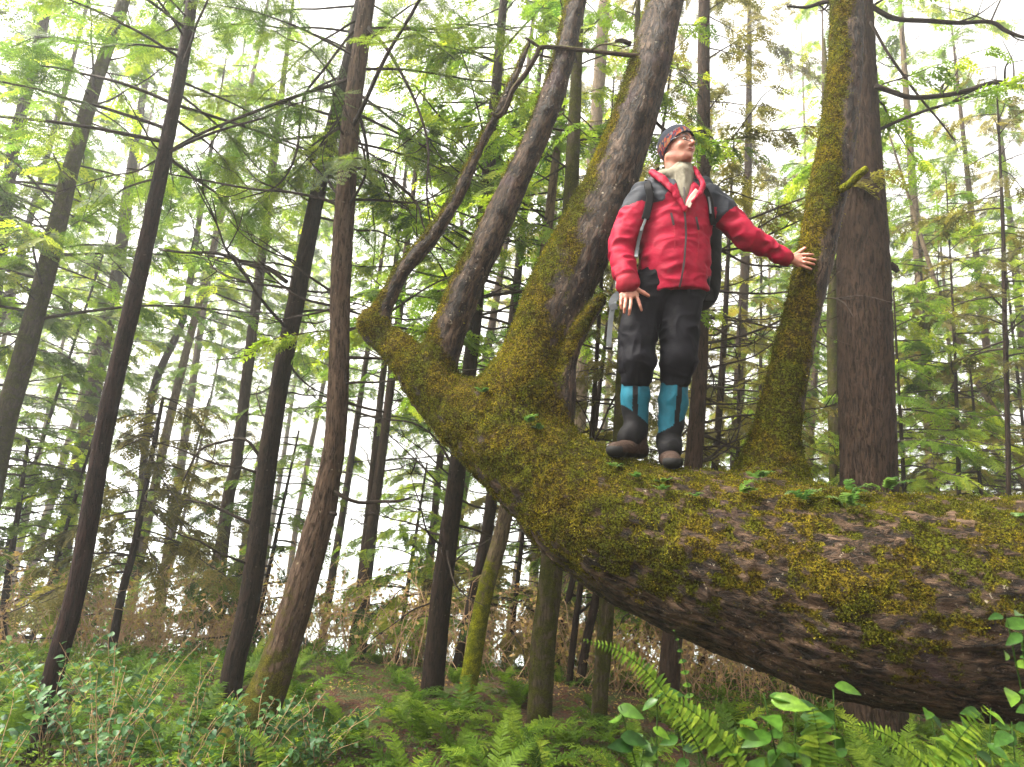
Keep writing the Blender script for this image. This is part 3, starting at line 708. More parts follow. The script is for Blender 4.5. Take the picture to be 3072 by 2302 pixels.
tree('conifer_tree', [(985, 1450, 11), (1015, 1330, 14), (1045, 1190, 13), (1062, 1080, 13), (1085, 900, 12)], 8.2, 'dark trunk just behind the yellow-mossed one', 'dark', 9, n=14, crowns=[dict(z0=2.6, z1=8, nb=34, Lm=1.8, mat='needle')], dead=10, seed=9, deadz=(.5, 4))
tree('conifer_tree', [(1162, 1600, 28), (1168, 1500, 26), (1175, 1380, 27), (1190, 1240, 25), (1205, 1000, 23), (1225, 600, 20)], 5.67, 'stout straight trunk wholly covered in dull green moss, beneath the leaning trunk', 'olive', 8, n=28, ds=.045, ridge=.002, crowns=[dict(z0=4.6, z1=7.5, nb=18, Lm=1.5, mat='needle')], dead=3, seed=10, deadz=(.8, 2))
tree('conifer_tree', [(1202, 1430, 7), (1220, 1330, 7), (1245, 1215, 7), (1270, 1050, 6)], 8.6, 'leftmost of the three thin dark stems beneath the leaning trunk', 'dark', 7, n=9, crowns=[dict(z0=2.2, z1=7, nb=26, Lm=1.4, mat='needle_olive')], dead=6, seed=11, deadz=(.3, 2.5))
tree('conifer_tree', [(1228, 1490, 7), (1243, 1350, 7), (1258, 1230, 6.5), (1275, 1000, 6)], 7.3, 'middle one of the three thin dark stems beneath the leaning trunk', 'dark', 7, n=9, crowns=[dict(z0=2.4, z1=7, nb=22, Lm=1.4, mat='needle_olive')], dead=6, seed=12, deadz=(.3, 2.5))
tree('conifer_tree', [(1252, 1480, 10), (1270, 1370, 9.5), (1292, 1270, 9), (1330, 1050, 8)], 7.2, 'rightmost and thickest of the three thin dark stems beneath the leaning trunk', 'dark', 7.5, n=11, crowns=[dict(z0=2.4, z1=7, nb=26, Lm=1.5, mat='needle_olive')], dead=6, seed=13, deadz=(.3, 2.5))
tree('conifer_tree', [(1292, 1590, 17), (1298, 1480, 17), (1306, 1380, 17), (1315, 1250, 16), (1335, 1000, 15), (1350, 700, 13)], 5.9, 'mossy brown trunk right of the thin dark stems beneath the leaning trunk', 'olive', 8, n=22, ds=.05, crowns=[dict(z0=4.7, z1=7.5, nb=14, Lm=1.4, mat='needle')], dead=3, seed=14, deadz=(.8, 2))
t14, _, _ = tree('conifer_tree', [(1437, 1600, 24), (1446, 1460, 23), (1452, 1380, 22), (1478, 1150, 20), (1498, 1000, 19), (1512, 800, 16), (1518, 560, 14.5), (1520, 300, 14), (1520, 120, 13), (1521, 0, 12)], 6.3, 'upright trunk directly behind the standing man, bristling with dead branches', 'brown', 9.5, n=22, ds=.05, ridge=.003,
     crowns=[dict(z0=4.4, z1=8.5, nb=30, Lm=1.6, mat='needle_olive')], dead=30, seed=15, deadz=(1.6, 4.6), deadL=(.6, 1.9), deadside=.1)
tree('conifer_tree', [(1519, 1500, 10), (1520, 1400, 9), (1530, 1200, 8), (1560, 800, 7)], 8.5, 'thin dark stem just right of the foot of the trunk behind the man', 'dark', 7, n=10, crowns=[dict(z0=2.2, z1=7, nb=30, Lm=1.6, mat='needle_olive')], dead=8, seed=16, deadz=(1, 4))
t19, O19, _ = tree('conifer_tree', [(1905, 1640, 70), (1890, 1500, 66), (1877, 1050, 62), (1870, 800, 60), (1866, 600, 58), (1858, 420, 52), (1851, 250, 47), (1846, 100, 44), (1842, 0, 42)], 5.82, 'thick dark furrowed trunk standing behind the mossy limb at the right', 'brown', 9.5, n=56, ds=.035, ridge=.012, rough=.03,
     crowns=[dict(z0=5.2, z1=9, nb=20, Lm=2.2, mat='needle')], dead=0, seed=17)
for pts, Yb, tw, sd, nm in [
    ([(1872, 5, 7), (1905, 28, 6.5), (1940, 42, 6), (2010, 46, 5.5), (2075, 50, 5), (2140, 48, 5), (2175, 68, 5), (2225, 84, 4), (2330, 96, 2.5)], 5.7, 9, 81, 'branch'),
    ([(1890, 186, 7), (1925, 198, 6.5), (1970, 211, 6), (2040, 206, 5.5), (2090, 196, 5.5), (2150, 178, 5.5), (2190, 186, 5), (2240, 192, 4.5), (2340, 220, 2)], 5.6, 9, 82, 'branch'),
    ([(1880, 48, 4), (1915, 110, 3.6), (1955, 168, 3.4), (1990, 215, 3), (2030, 262, 2.6), (2062, 305, 1.8)], 5.6, 7, 83, 'branch'),
    ([(1812, 0, 6), (1775, 6, 5), (1742, 16, 4), (1700, 14, 2.5)], 5.75, 2, 84, 'branch'),
    ([(1922, 572, 9), (1934, 580, 8), (1940, 588, 5)], 5.78, 0, 85, 'branch_stub')]:
    vbranch(pts, Yb, t19, 'twig', 7, .05, tw, sd, nm)
tree('conifer_tree', [(1806, 1010, 16), (1800, 800, 13), (1797, 690, 12), (1800, 560, 11), (1790, 300, 9)], 10, 'mossy trunk peeping out between the mossy limb and the thick dark trunk', 'olive', 10, n=14, crowns=[dict(z0=2.5, z1=9, nb=50, Lm=2.2, mat='needle')], dead=8, seed=18)
tree('conifer_tree', [(2071, 1085, 5), (2070, 980, 5), (2066, 860, 4), (2060, 700, 3)], 9, 'thin dark sapling stem above the right end of the leaning trunk', 'dark', 7, n=8, crowns=[dict(z0=3.6, z1=7, nb=30, Lm=1.3, mat='needle')], dead=14, seed=19, deadz=(1.5, 4), deadL=(.2, .8))
tree('conifer_tree', [(2179, 1070, 6), (2176, 900, 6), (2170, 670, 5.5), (2165, 450, 4)], 8, 'thin dark stem near the right edge, right of the sapling', 'dark', 8, n=9, crowns=[dict(z0=3.7, z1=8, nb=34, Lm=1.7, mat='needle_olive')], dead=12, seed=20, deadz=(1.5, 5), deadL=(.3, 1.2))
tree('conifer_tree', [(2216, 1060, 8), (2190, 980, 8), (2150, 890, 7.5), (2085, 780, 7), (2030, 640, 6)], 11, 'pale slanting trunk at the right edge, leaning left', 'pale', 9, n=10, crowns=[dict(z0=4, z1=9, nb=40, Lm=2, mat='needle')], dead=4, seed=21)
tree('conifer_tree', [(1262, 700, 15), (1275, 480, 14), (1283, 330, 14), (1296, 150, 13), (1306, 0, 12)], 11, 'pale yellowish trunk seen high between the second and the thickest limb', 'pale', 12, n=14, base=True, crowns=[dict(z0=6.5, z1=11.5, nb=26, Lm=2.0, mat='needle')], dead=6, seed=22)
tree('conifer_tree', [(745, 1500, 19), (770, 1440, 18), (790, 1250, 14), (812, 1080, 11), (838, 880, 9), (860, 700, 8)], 9.5, 'right-hand and thicker stem of the twin brown trunks against the bright water', 'brown', 9, n=14, crowns=[dict(z0=3, z1=9, nb=36, Lm=1.9, mat='needle')], dead=8, seed=23)
tree('conifer_tree', [(752, 1460, 10), (775, 1300, 10), (797, 1100, 8), (822, 860, 7), (840, 700, 6)], 10.0, 'left-hand thinner stem of the twin brown trunks against the bright water', 'brown', 8, n=12, crowns=[dict(z0=3, z1=8, nb=26, Lm=1.6, mat='needle')], dead=8, seed=24)
tree('conifer_tree', [(455, 1440, 12), (490, 1100, 14), (510, 1000, 13), (540, 760, 12), (565, 560, 10), (590, 350, 9)], 10.5, 'brownish mid-distance trunk left of the dark straight one', 'brown', 11, n=14, crowns=[dict(z0=4, z1=10, nb=44, Lm=2.2, mat='needle')], dead=8, seed=25)
tree('conifer_tree', [(120, 1320, 20), (150, 1110, 18), (195, 880, 18), (250, 610, 15), (275, 430, 13)], 13.5, 'broad hazy trunk behind the reddish one at the left', 'brown', 13, n=14, crowns=[dict(z0=4, z1=12, nb=50, Lm=2.6, mat='needle')], dead=8, seed=26)
tree('conifer_tree', [(280, 1320, 9), (300, 1120, 9), (330, 850, 9), (395, 690, 8), (420, 540, 7)], 14, 'faint pinkish trunk in the haze between the reddish trunk and its right-hand neighbour', 'brown', 12, n=10, crowns=[dict(z0=5, z1=12, nb=40, Lm=2.3, mat='needle')], dead=5, seed=27)
tree('conifer_tree', [(690, 1420, 9), (720, 1230, 9), (742, 1100, 8)], 12, 'thin trunk just right of the crooked grey one, low down', 'brown', 9, n=10, crowns=[dict(z0=2, z1=9, nb=36, Lm=1.8, mat='needle')], dead=5, seed=28)
tree('conifer_tree', [(905, 1430, 9), (925, 1250, 8.5), (940, 1100, 8)], 11, 'thin brown trunk just left of the blackish trunk under the leaning tip', 'brown', 9, n=10, crowns=[dict(z0=1.5, z1=9, nb=40, Lm=1.8, mat='needle')], dead=5, seed=29)
tree('conifer_tree', [(8, 1420, 9), (12, 1290, 9), (40, 1100, 6), (62, 950, 4)], 9, 'young conifer with light feathery foliage at the left edge', 'dark', None, n=9, crowns=[dict(z0=-.2, z1=3.3, nb=60, Lm=1.6, mat='needle', tint=.1)], dead=0, seed=30, cat='young tree')

# --- young conifers with live foliage low down
YC = [(110, 1250, 900, 9.5, 'needle', 1.7), (420, 1380, 900, 11, 'needle_olive', 1.5), (560, 1330, 930, 8.6, 'needle_dark', 1.5), (860, 1400, 1000, 9, 'needle', 1.4), (905, 1330, 700, 12, 'needle', 2.0), (1110, 1330, 820, 9, 'needle_olive', 1.5), (1170, 1300, 600, 12, 'needle', 2.2),
      (1370, 1400, 900, 9, 'needle', 1.6), (1590, 1200, 640, 9.5, 'needle_olive', 2.0), (1640, 1200, 480, 12, 'needle', 2.4), (1960, 1180, 620, 9, 'needle', 2.0), (2030, 1180, 450, 12, 'needle_olive', 2.4), (2130, 1190, 760, 9.5, 'needle_olive', 1.9), (2240, 1200, 520, 11, 'needle', 2.4), (-30, 1320, 500, 11, 'needle_dark', 2.4), 
      (1720, 1150, 700, 11, 'needle', 2.0), (1265, 1380, 1000, 10, 'needle', 1.5), (330, 1330, 860, 14, 'needle', 2.0)]
for i, (x, y0, y1, Yd, mt, Lm) in enumerate(YC):
    zt = P(x + 20, y1, Yd)[2]; zb = P(x, y0, Yd)[2]; lean_ = (2330 / 1.389 - x) * (y0 - y1) / 5200
    tree('young_conifer', [(x, y0, 5), (x + lean_ * .5, (y0 + y1) / 2, 4), (x + lean_, y1, 1.5)], Yd, 'young conifer feathery with light green needles behind the front trunks', 'dark', None, n=7, ds=.3, group='young conifers filling the gaps behind the front trunks',
         crowns=[dict(z0=max(zb - .8, g1(P(x, y0, Yd)[0], Yd) + .3), z1=zt - .05, nb=int(26 + 9 * (zt - zb)), Lm=Lm, mat=mt, taper=.7, dens=1.25, droop=.28, tint=.1)], dead=0, seed=200 + i, cat='young tree')

# --- the hazier forest behind
rb = np.random.default_rng(42); cnt = 0
BG = [(x, Yd) for Yd in (13, 17, 22, 28) for x in np.linspace(-.84, .84, 8 if Yd < 20 else 10) * Yd]
for (x0, Yd) in BG:
    x = x0 + rb.normal(0, .05 * Yd); y = Yd + rb.uniform(-1.5, 2.5); zb = g1(x, y); lx = rb.normal(.04, .04); H = rb.uniform(15, 20) + .1 * Yd; r0 = rb.uniform(.07, .15)
    if x / y < .12 and rb.random() < .30: continue
    pp = np.array([[x, y, zb - .2], [x + lx * 4 + rb.normal(0, .1), y, zb + 5], [x + lx * 9, y, zb + 11], [x + lx * 13, y, zb + H]]); rr = np.array([r0 * 1.2, r0, r0 * .7, r0 * .15])
    e = empty('hazy_conifer', (x, y, zb), 'slender conifer fading into the pale haze far behind the front trunks', 'tree', 'hazy conifers far behind')
    V, F, T, b = tube(pp, rr, 9, .5, .04, cnt); mk('trunk', V, [F, T], M[['brown', 'pale', 'grey', 'pale'][cnt % 4]], e, attrs={'bk': b})
    O, R = resample(pp, rr, .15)
    zc = max(zb + rb.uniform(2.0, 5.5), (rb.uniform(2.5, 6.5) if x / y < .12 else rb.uniform(.5, 3.5)))
    crown(e, O, zc, zb + H - .5, int(58 + rb.integers(0, 14)), rb.uniform(2.6, 3.6), 900 + cnt, (['needle', 'needle_dark', 'needle', 'needle'] if x < 0 else ['needle_olive', 'needle', 'needle', 'needle'])[int(rb.integers(4))], dens=1.1, sc_=1.3, taper=.6, tint=.1, twr=.8)
    cnt += 1
# ---------------------------------------------------------------- ferns, shrubs and ground plants
def frond(L, pin, n, arch, seed, wid=.3, bend=.0, m0=.12, mtip=.25):
    """one pinnate frond along +x rising and arching over; returns V, F"""
    r_ = np.random.default_rng(seed); V = []; F = []
    t = np.linspace(0, 1, n * 2 + 1); an = arch[0] + (arch[1] - arch[0]) * t ** 1.2
    dx = np.cos(an) * L / (n * 2); dz = np.sin(an) * L / (n * 2); X_ = np.concatenate([[0], np.cumsum(dx)[:-1]]); Z_ = np.concatenate([[0], np.cumsum(dz)[:-1]]); Y_ = bend * t ** 2 * L
    C = np.stack([X_, Y_, Z_], -1); T = unit(np.gradient(C, axis=0))
    w = .0035 * (1 - .7 * t) * (L / .7)
    for i in range(len(t) - 1):
        k = len(V); V += [C[i] + [0, w[i], 0], C[i] - [0, w[i], 0], C[i + 1] - [0, w[i + 1], 0], C[i + 1] + [0, w[i + 1], 0]]; F.append([k, k + 1, k + 2, k + 3])
    for i in range(1, n * 2):
        if t[i] < m0: continue
        tt = (t[i] - m0) / (1 - m0); l = pin * (math.sin(min(1, (tt + .18) / .42) * math.pi / 2) if tt < .25 else 1) * (1 - max(0, (tt - .3) / .72) ** 1.5) * r_.uniform(.9, 1.08) + pin * .06
        up = unit(np.cross(np.array([0, 1., 0]), T[i])) * -1; up = up if up[2] > 0 else -up
        for sg in (-1, 1):
            a_ = rad(r_.uniform(62, 76)) * (1 - .35 * tt); d = unit(T[i] * math.cos(a_) + np.array([0, sg * math.sin(a_), 0]) + up * r_.uniform(-.3, .4)); s_ = unit(np.cross(d, up)) * l * wid * .5
            b = C[i]; k = len(V); m1 = b + d * l * .35 + up * l * .03; m2 = b + d * l * .72 - up * l * .02; e = b + d * l - up * l * .10
            V += [b + s_ * .5, b - s_ * .5, m1 - s_, m1 + s_, m2 - s_ * .8, m2 + s_ * .8, e]
            F += [[k, k + 1, k + 2, k + 3], [k + 3, k + 2, k + 4, k + 5], [k + 5, k + 4, k + 6, k + 6]]
    return np.array(V), np.array(F)
def fix(F):
    """split off quads that repeat a vertex as triangles"""
    d = F[:, 2] == F[:, 3]; return F[~d], F[d][:, :3]
def rotz(V, a): c, s_ = math.cos(a), math.sin(a); return V @ np.array([[c, s_, 0], [-s_, c, 0], [0, 0, 1]])
def fern_plant(name, seed, nfr, L, pin, n, mat, arch=(1.15, -.55), parts=False, m0=.12, wid=.3):
    r_ = np.random.default_rng(seed); a = Acc()
    for k in range(nfr):
        l = L * r_.uniform(.7, 1.1); V, F = frond(l, pin * l / L, n, (arch[0] + r_.normal(0, .14), arch[1] + r_.normal(0, .3)), seed * 50 + k, wid, r_.normal(0, .12), m0)
        V = rotz(V, k * 6.283 / nfr + r_.normal(0, .25)); q, t = fix(F); ti = np.clip(r_.normal(.45, .22), 0, 1); tv = np.clip(ti + .15 * np.repeat(1, len(V)) * V[:, 2] / L, 0, 1)
        a.add(V, q, t, 0, np.stack([tv, tv, tv], -1))
    return a
ferns = []
for k in range(6):
    a = fern_plant('fern', 10 + k, 11 + k % 4, .6, .075, 20, 'fern', wid=.2); o = a.build('fern', M['fern']); ferns.append(o)
rf = np.random.default_rng(5); n_f = 0
def place(src, first, x, y, z, rz, sc3, tilt=(0, 0)):
    o = src if first else src.copy()
    if not first: COL.objects.link(o)
    o.location = (x, y, z); o.rotation_euler = (tilt[0], tilt[1], rz); o.scale = (sc3, sc3, sc3); return o
used = set()
spots = []
for _ in range(1400):
    y = rf.uniform(3.0, 9.2); x = rf.uniform(-.82, .85) * y + rf.normal(0, .1)
    # the bare litter patch under the trunk, and the bush at the left
    if math.hypot((x - .35) / .95, (y - 6.4) / .9) < 1 and rf.random() < .93: continue
    if x < -.42 * y and y < 4.6: continue
    d = .36 if y < 5.5 else .44
    if any((x - a) ** 2 + (y - b) ** 2 < d * d for a, b in spots): continue
    if y > 6.6 and rf.random() < .35: continue
    spots.append((x, y))
spots = spots[:240]
for x, y in spots:
    k = int(rf.integers(6)); o = place(ferns[k], k not in used, x, y, g1(x, y) - .02, rf.uniform(0, 6.28), rf.uniform(.72, 1.2) * (1.0 if y > 4.2 else .85) * (.62 if y > 6.3 else 1.0), (rf.normal(0, .12), rf.normal(0, .12))); used.add(k)
    tag(o, 'green sword fern arching over the forest floor', 'fern', 'sword ferns covering the forest floor')

# small ferns rooted in the moss of the leaning trunk
LF = [(1035, 845, .8), (1130, 905, 1.0), (1160, 918, .8), (1335, 1000, .7), (1380, 1020, .8), (1430, 1030, .7), (1590, 1055, 1.3), (1640, 1025, 1.2), (1735, 1072, 1.3), (1830, 1085, 1.4), (1840, 1060, 1.3), (1905, 1050, 1.5), (2195, 1105, .8), (1500, 1060, .6), (1420, 1055, .7)]
for k, (vx, vy, s_) in enumerate(LF):
    p, nn = surf(vx, vy, 3.4); r_ = np.random.default_rng(700 + k); a = Acc()
    for j in range(3 + k % 2):
        V, F = frond(.10 * s_ * r_.uniform(.7, 1.15), .021 * s_, 9, (1.0 + r_.normal(0, .2), -.5 + r_.normal(0, .3)), 60 + k * 5 + j, .42, r_.normal(0, .2), .2)
        V = rotz(V, -math.pi / 2 + r_.normal(0, 1.1)); q, t = fix(F); ti = r_.uniform(.2, .9); a.add(V, q, t, 0, np.full((len(V), 3), ti))
    o = a.build('licorice_fern', M['fernlog'], None); o.location = tuple(p + np.array([0, -.004, -.004]))
    tag(o, 'tiny pale green fern sprouting from the moss on the leaning trunk', 'fern', 'tiny ferns growing on the leaning trunk')
LBL = {6: 'tiny fern on the purple bark just left of the mossy limb the man touches', 9: 'tiny curved fern hanging on the trunk face right of the mossy limb', 3: 'tiny fern in front of the man\'s right boot', 11: 'larger tiny fern on top of the trunk before the thick dark tree'}
for o in [o for o in COL.objects if o.name.startswith('licorice_fern')]:
    k = int(o.name.split('.')[1]) if '.' in o.name else 0
    if k in LBL: o['label'] = LBL[k]

# broad leaves
def leaf_shape(L, W, seed, fold=.12, n=5, point=1.0):
    r_ = np.random.default_rng(seed); t = np.linspace(0, 1, n + 1); w_ = W * .5 * np.sin(np.pi * t ** .72) ** .9; w_[0] = W * .06; w_[-1] = .0005
    z = -L * .22 * t ** 2 + L * .03; V = []; F = []
    for i in range(n + 1):
        wob = 1 + r_.normal(0, .03); V += [[L * t[i], w_[i] * wob, z[i] + fold * w_[i] * 1.4], [L * t[i], 0, z[i]], [L * t[i], -w_[i] * wob, z[i] + fold * w_[i] * 1.4]]
    for i in range(n):
        k = i * 3; F += [[k + 1, k + 4, k + 3, k], [k + 2, k + 5, k + 4, k + 1]]
    return np.array(V), np.array(F)
def bush(a, base, H, spread, nst, nleaf, L, W, seed, lean_=(0, 0), leafm=1, droop=.25, thick=.003):
    r_ = np.random.default_rng(seed); T_ = [leaf_shape(1, W / L, seed + k, .15 + .1 * k) for k in range(3)]
    for s_ in range(nst):
        az = r_.uniform(0, 6.28); R_ = spread * r_.uniform(.3, 1) ; h = H * r_.uniform(.6, 1.05); n = 8; t = np.linspace(0, 1, n)[:, None]
        C = base + np.array([math.cos(az) * R_ + lean_[0], math.sin(az) * R_ + lean_[1], 0]) * t ** 1.4 + np.array([0, 0, h]) * (t * 1.35 - .35 * t ** 2) + np.cumsum(r_.normal(0, .012, (n, 3)), 0)
        a.tube(C, np.linspace(thick, thick * .4, n), 4, h / 7, cap=False)
        sg = 1
        for q in range(nleaf):
            u = .25 + .75 * (q + r_.uniform(0, .6)) / nleaf; ix = min(n - 2, int(u * (n - 1))); f = min(1, u * (n - 1) - ix); p = C[ix] * (1 - f) + C[ix + 1] * f; tn = unit(C[ix + 1] - C[ix])
            sd = unit(np.cross(tn, r_.normal(0, 1, 3))); sg = -sg; d = unit(tn * .35 + sd * .9 + np.array([0, 0, .05 - droop * r_.random()])); up = unit(np.array([0, 0, 1.]) + r_.normal(0, .38, 3)); lat = unit(np.cross(up, d)); nr = np.cross(d, lat)
            tv, tf = T_[int(r_.integers(3))]; V = (tv @ np.stack([d, lat, nr])) * L * r_.uniform(.55, 1.1) + p + d * L * .12
            ti = np.clip(r_.normal(.45, .25), 0, 1); a.add(V, tf, None, leafm, np.full((len(V), 3), ti))
            if r_.random() < .5: a.add(np.array([p + lat * thick * .4, p - lat * thick * .4, p + d * L * .14 - lat * thick * .3, p + d * L * .14 + lat * thick * .3]), [[0, 1, 2, 3]], None, 0)
# blue-green shrubs, lower left
BB = [(-2.75, 3.75, .78), (-2.35, 3.55, .62), (-1.95, 3.7, .80), (-1.62, 3.9, .74), (-2.15, 4.3, .86), (-1.35, 4.25, .62), (-2.75, 4.6, .72), (-3.2, 4.2, .6), (-1.72, 3.3, .5), (-2.6, 3.2, .45), (-1.25, 3.75, .42), (-3.5, 4.9, .7), (-1.05, 4.4, .45)]
BL = ['leafy blue-green shrub at the far lower left corner', None]
for k, (x, y, h) in enumerate(BB):
    a = Acc(); bush(a, np.array([x, y, g1(x, y) - .02]), h, .38, 15, 17, .052, .034, 300 + k)
    o = a.build('leafy_shrub', [M['drytwig'], M['bush']], None, origin=(x, y, g1(x, y)))
    tag(o, 'low shrub with small blue-green leaves, one of the thicket at the lower left', 'shrub', 'blue-green shrubs in the lower left thicket')
# broad glossy leaves, lower right
SB = [((1440, 1700), 2.05, .0, 'broad-leaved green plant left of centre in the bright cluster under the leaning trunk', [(1420, 1498, .1), (1340, 1525, .085), (1470, 1575, .1), (1395, 1590, .08)]),
      ((1640, 1720), 1.95, .1, 'tallest broad-leaved plant with pale green leaves against the underside of the trunk', [(1650, 1498, .115), (1720, 1515, .10), (1590, 1570, .11), (1800, 1490, .09), (1690, 1590, .09), (1745, 1560, .08)]),
      ((2100, 1720), 2.1, .2, 'dark green broad-leaved plant in the deep shade at the lower right', [(2010, 1545, .09), (2140, 1530, .09), (2185, 1560, .1), (2060, 1580, .085), (2110, 1600, .09)]),
      ((2330, 1500), 1.9, .3, 'few green leaves reaching in from the right edge before the trunk', [(2175, 1335, .085), (2205, 1365, .07), (2225, 1335, .08)])]
for k, (b0, Yb, _, lab, lv) in enumerate(SB):
    r_ = np.random.default_rng(820 + k); gb = P(b0[0], b0[1], Yb); gb[2] = g1(gb[0], gb[1]) - .03; a = Acc()
    for (vx, vy, L) in lv:
        e = P(vx, vy, Yb + r_.normal(0, .12)); q = [gb + r_.normal(0, .02, 3) * [1, 1, 0]]; m1 = q[0] * .45 + e * .55 + np.array([r_.normal(0, .05), r_.normal(0, .05), .08]); a.tube([q[0], m1, e], [.004, .003, .0018], 5, .08)
        for j in range(9):
            u = [1, .97, .93, .88, .82, .75, .68, .6, .52][j]; p = (m1 * (1 - (u - .5) * 2) + e * (u - .5) * 2); az = r_.uniform(0, 6.28)
            d = unit([math.cos(az), math.sin(az) * .5 - .45, r_.uniform(-.5, .35)]); up = unit(np.array([r_.normal(0, .45), -1.1 + r_.normal(0, .4), 1.])); lat = unit(np.cross(up, d)); nr = np.cross(d, lat)
            tv, tf = leaf_shape(1, .50, 40 + j, .22, 8); V = (tv @ np.stack([d, lat, nr])) * L * r_.uniform(.5, .95) + p + r_.normal(0, .012, 3); ti = np.clip(r_.normal(.5, .3), 0, 1); a.add(V, tf, None, 1, np.full((len(V), 3), ti))
    o = a.build('broad_leaf_plant', [M['fern'], M['salal']], None, origin=tuple(gb)); tag(o, lab, 'plant')
# single big fronds in the foreground
def frond3(pts, Yb, pin, n, mat, seed, label, wid=.26, tw=.0):
    O, R = resample(*path([(a, b, 1.6) for a, b in pts], Yb), .012); T = unit(np.gradient(O, axis=0)); a = Acc(); r_ = np.random.default_rng(seed)
    a.tube(O, np.linspace(.0028, .0008, len(O)), 4, .02); Lt = len(O); step = max(1, Lt // n); fac = unit(np.array([tw, -.8, .45]))
    for i in range(int(Lt * .28), Lt, step):
        tt = (i / Lt - .28) / .72; l = pin * (.45 + .55 * math.sin(math.pi * min(1, .12 + tt * .95))) * (1 - .6 * tt ** 4) * r_.uniform(.8, 1.15); S = unit(np.cross(T[i], fac))
        for sg in (-1, 1):
            d = unit(T[i] * r_.uniform(.2, .45) + S * sg + fac * r_.uniform(-.35, .35) + np.array([0, 0, r_.uniform(-.45, -.1)])); s_ = unit(np.cross(d, fac)) * l * wid * .55; b = O[i]; m1 = b + d * l * .28; m2 = b + d * l * .68 + np.array([0, 0, -.04 * l]); e = b + d * l + np.array([0, 0, -.16 * l])
            ti = np.clip(r_.normal(.6, .2), 0, 1)
            a.add([b + s_ * .85, b - s_ * .85, m1 - s_, m1 + s_, m2 - s_ * .55, m2 + s_ * .55, e], [[0, 1, 2, 3], [3, 2, 4, 5]], [[5, 4, 6]], 1, np.full((7, 3), ti))
    o = a.build('fern_frond', [M['fern'], M[mat]], None, origin=tuple(O[0])); return tag(o, label, 'fern')
frond3([(1560, 1760), (1520, 1640), (1465, 1540), (1400, 1455), (1335, 1405), (1262, 1383)], 2.0, .038, 34, 'fern', 1, 'bright green frond arching up to the left, highest of the foreground ones')
frond3([(1640, 1780), (1610, 1680), (1560, 1600), (1500, 1540), (1425, 1495)], 1.8, .045, 26, 'fern', 2, 'bright green frond at the bottom, just right of centre and below the highest one')
frond3([(1745, 1800), (1765, 1690), (1768, 1600), (1755, 1530)], 1.9, .065, 22, 'fern', 3, 'upright sword fern frond with long leaflets under the dark trunk foot')
frond3([(2080, 1800), (2050, 1700), (1985, 1640), (1900, 1580), (1800, 1560)], 2.2, .035, 34, 'fern', 4, 'long narrow frond with many short leaflets crossing the lower right')
frond3([(1990, 1800), (2020, 1700), (2070, 1600), (2130, 1530)], 2.0, .06, 24, 'fern', 5, 'bright frond leaning right in the lower right corner')
frond3([(1750, 1800), (1850, 1730), (1980, 1690), (2090, 1670), (2190, 1640)], 1.9, .055, 24, 'fern', 6, 'low frond spreading right along the bottom edge')
frond3([(1520, 1700), (1500, 1580), (1485, 1480), (1468, 1400), (1456, 1362)], 2.4, .022, 14, 'salal', 7, 'slender upright sprig with a reddish tip before the underside of the trunk', .8)
frond3([(575, 1760), (577, 1680), (572, 1620), (550, 1590), (510, 1575)], 3.4, .05, 22, 'fern', 8, 'pale curling frond beside the foot of the crooked grey trunk')

# a fallen log end on the litter, and the carpet of small green plants
a = Acc(); pp, rr = path([(962, 1568, 6), (1000, 1572, 7), (1050, 1580, 7.5)], 6.1); pp[:, 2] = [g1(p[0], p[1]) + .04 for p in pp]; a.tube(pp, rr, 12, .04, rough=.1)
tag(a.build('fallen_branch', M['pale'], None, origin=tuple(pp[0])), 'short pale fallen branch on the brown litter by the yellow-mossed trunk', 'fallen branch')
def carpet(name, n, ylo, yhi, size, mat, hmax, seed, label, cat, cond=None, twigs=0):
    r_ = np.random.default_rng(seed); y = r_.uniform(ylo, yhi, n); x = r_.uniform(-.9, .95, n) * y; keep = fbm(np.stack([x, y, 0 * x], -1) * .9, 2, seed) > -.15
    if cond is not None: keep &= cond(x, y)
    x, y = x[keep], y[keep]; n = len(x); z = gz(x, y) + r_.uniform(0, 1, n) ** 1.5 * hmax
    c = np.stack([x, y, z], -1); up = unit(r_.normal(0, .5, (n, 3)) + [0, 0, 1]); d = unit(np.cross(up, r_.normal(0, 1, (n, 3)))); lt = np.cross(up, d); L = (r_.uniform(.5, 1.2, n) * size)[:, None]
    V = np.stack([c - d * L, c + lt * L * .45, c + d * L * .9 - up * L * .25, c - lt * L * .45], 1).reshape(-1, 3); ti = np.clip(.45 + .4 * fbm(c * 1.5, 2, 9) + r_.normal(0, .18, n), 0, 1)
    o = mk(name, V, [np.arange(n * 4).reshape(-1, 4)], M[mat], None, attrs={'bk': np.repeat(np.stack([ti] * 3, -1), 4, 0)}, smooth=False)
    return tag(o, label, cat, kind='stuff')
bare = lambda x, y: (np.hypot((x - .4) / 1.3, (y - 6.4) / 1.4) > 1)
carpet('ground_cover', 90000, 2.6, 10, .020, 'fern', .16, 31, 'carpet of small green leaves between the ferns', 'ground cover', bare)
carpet('leaf_litter', 26000, 2.6, 9, .02, 'dryleaf', .02, 32, 'brown leaf litter strewn on the ground', 'leaf litter')
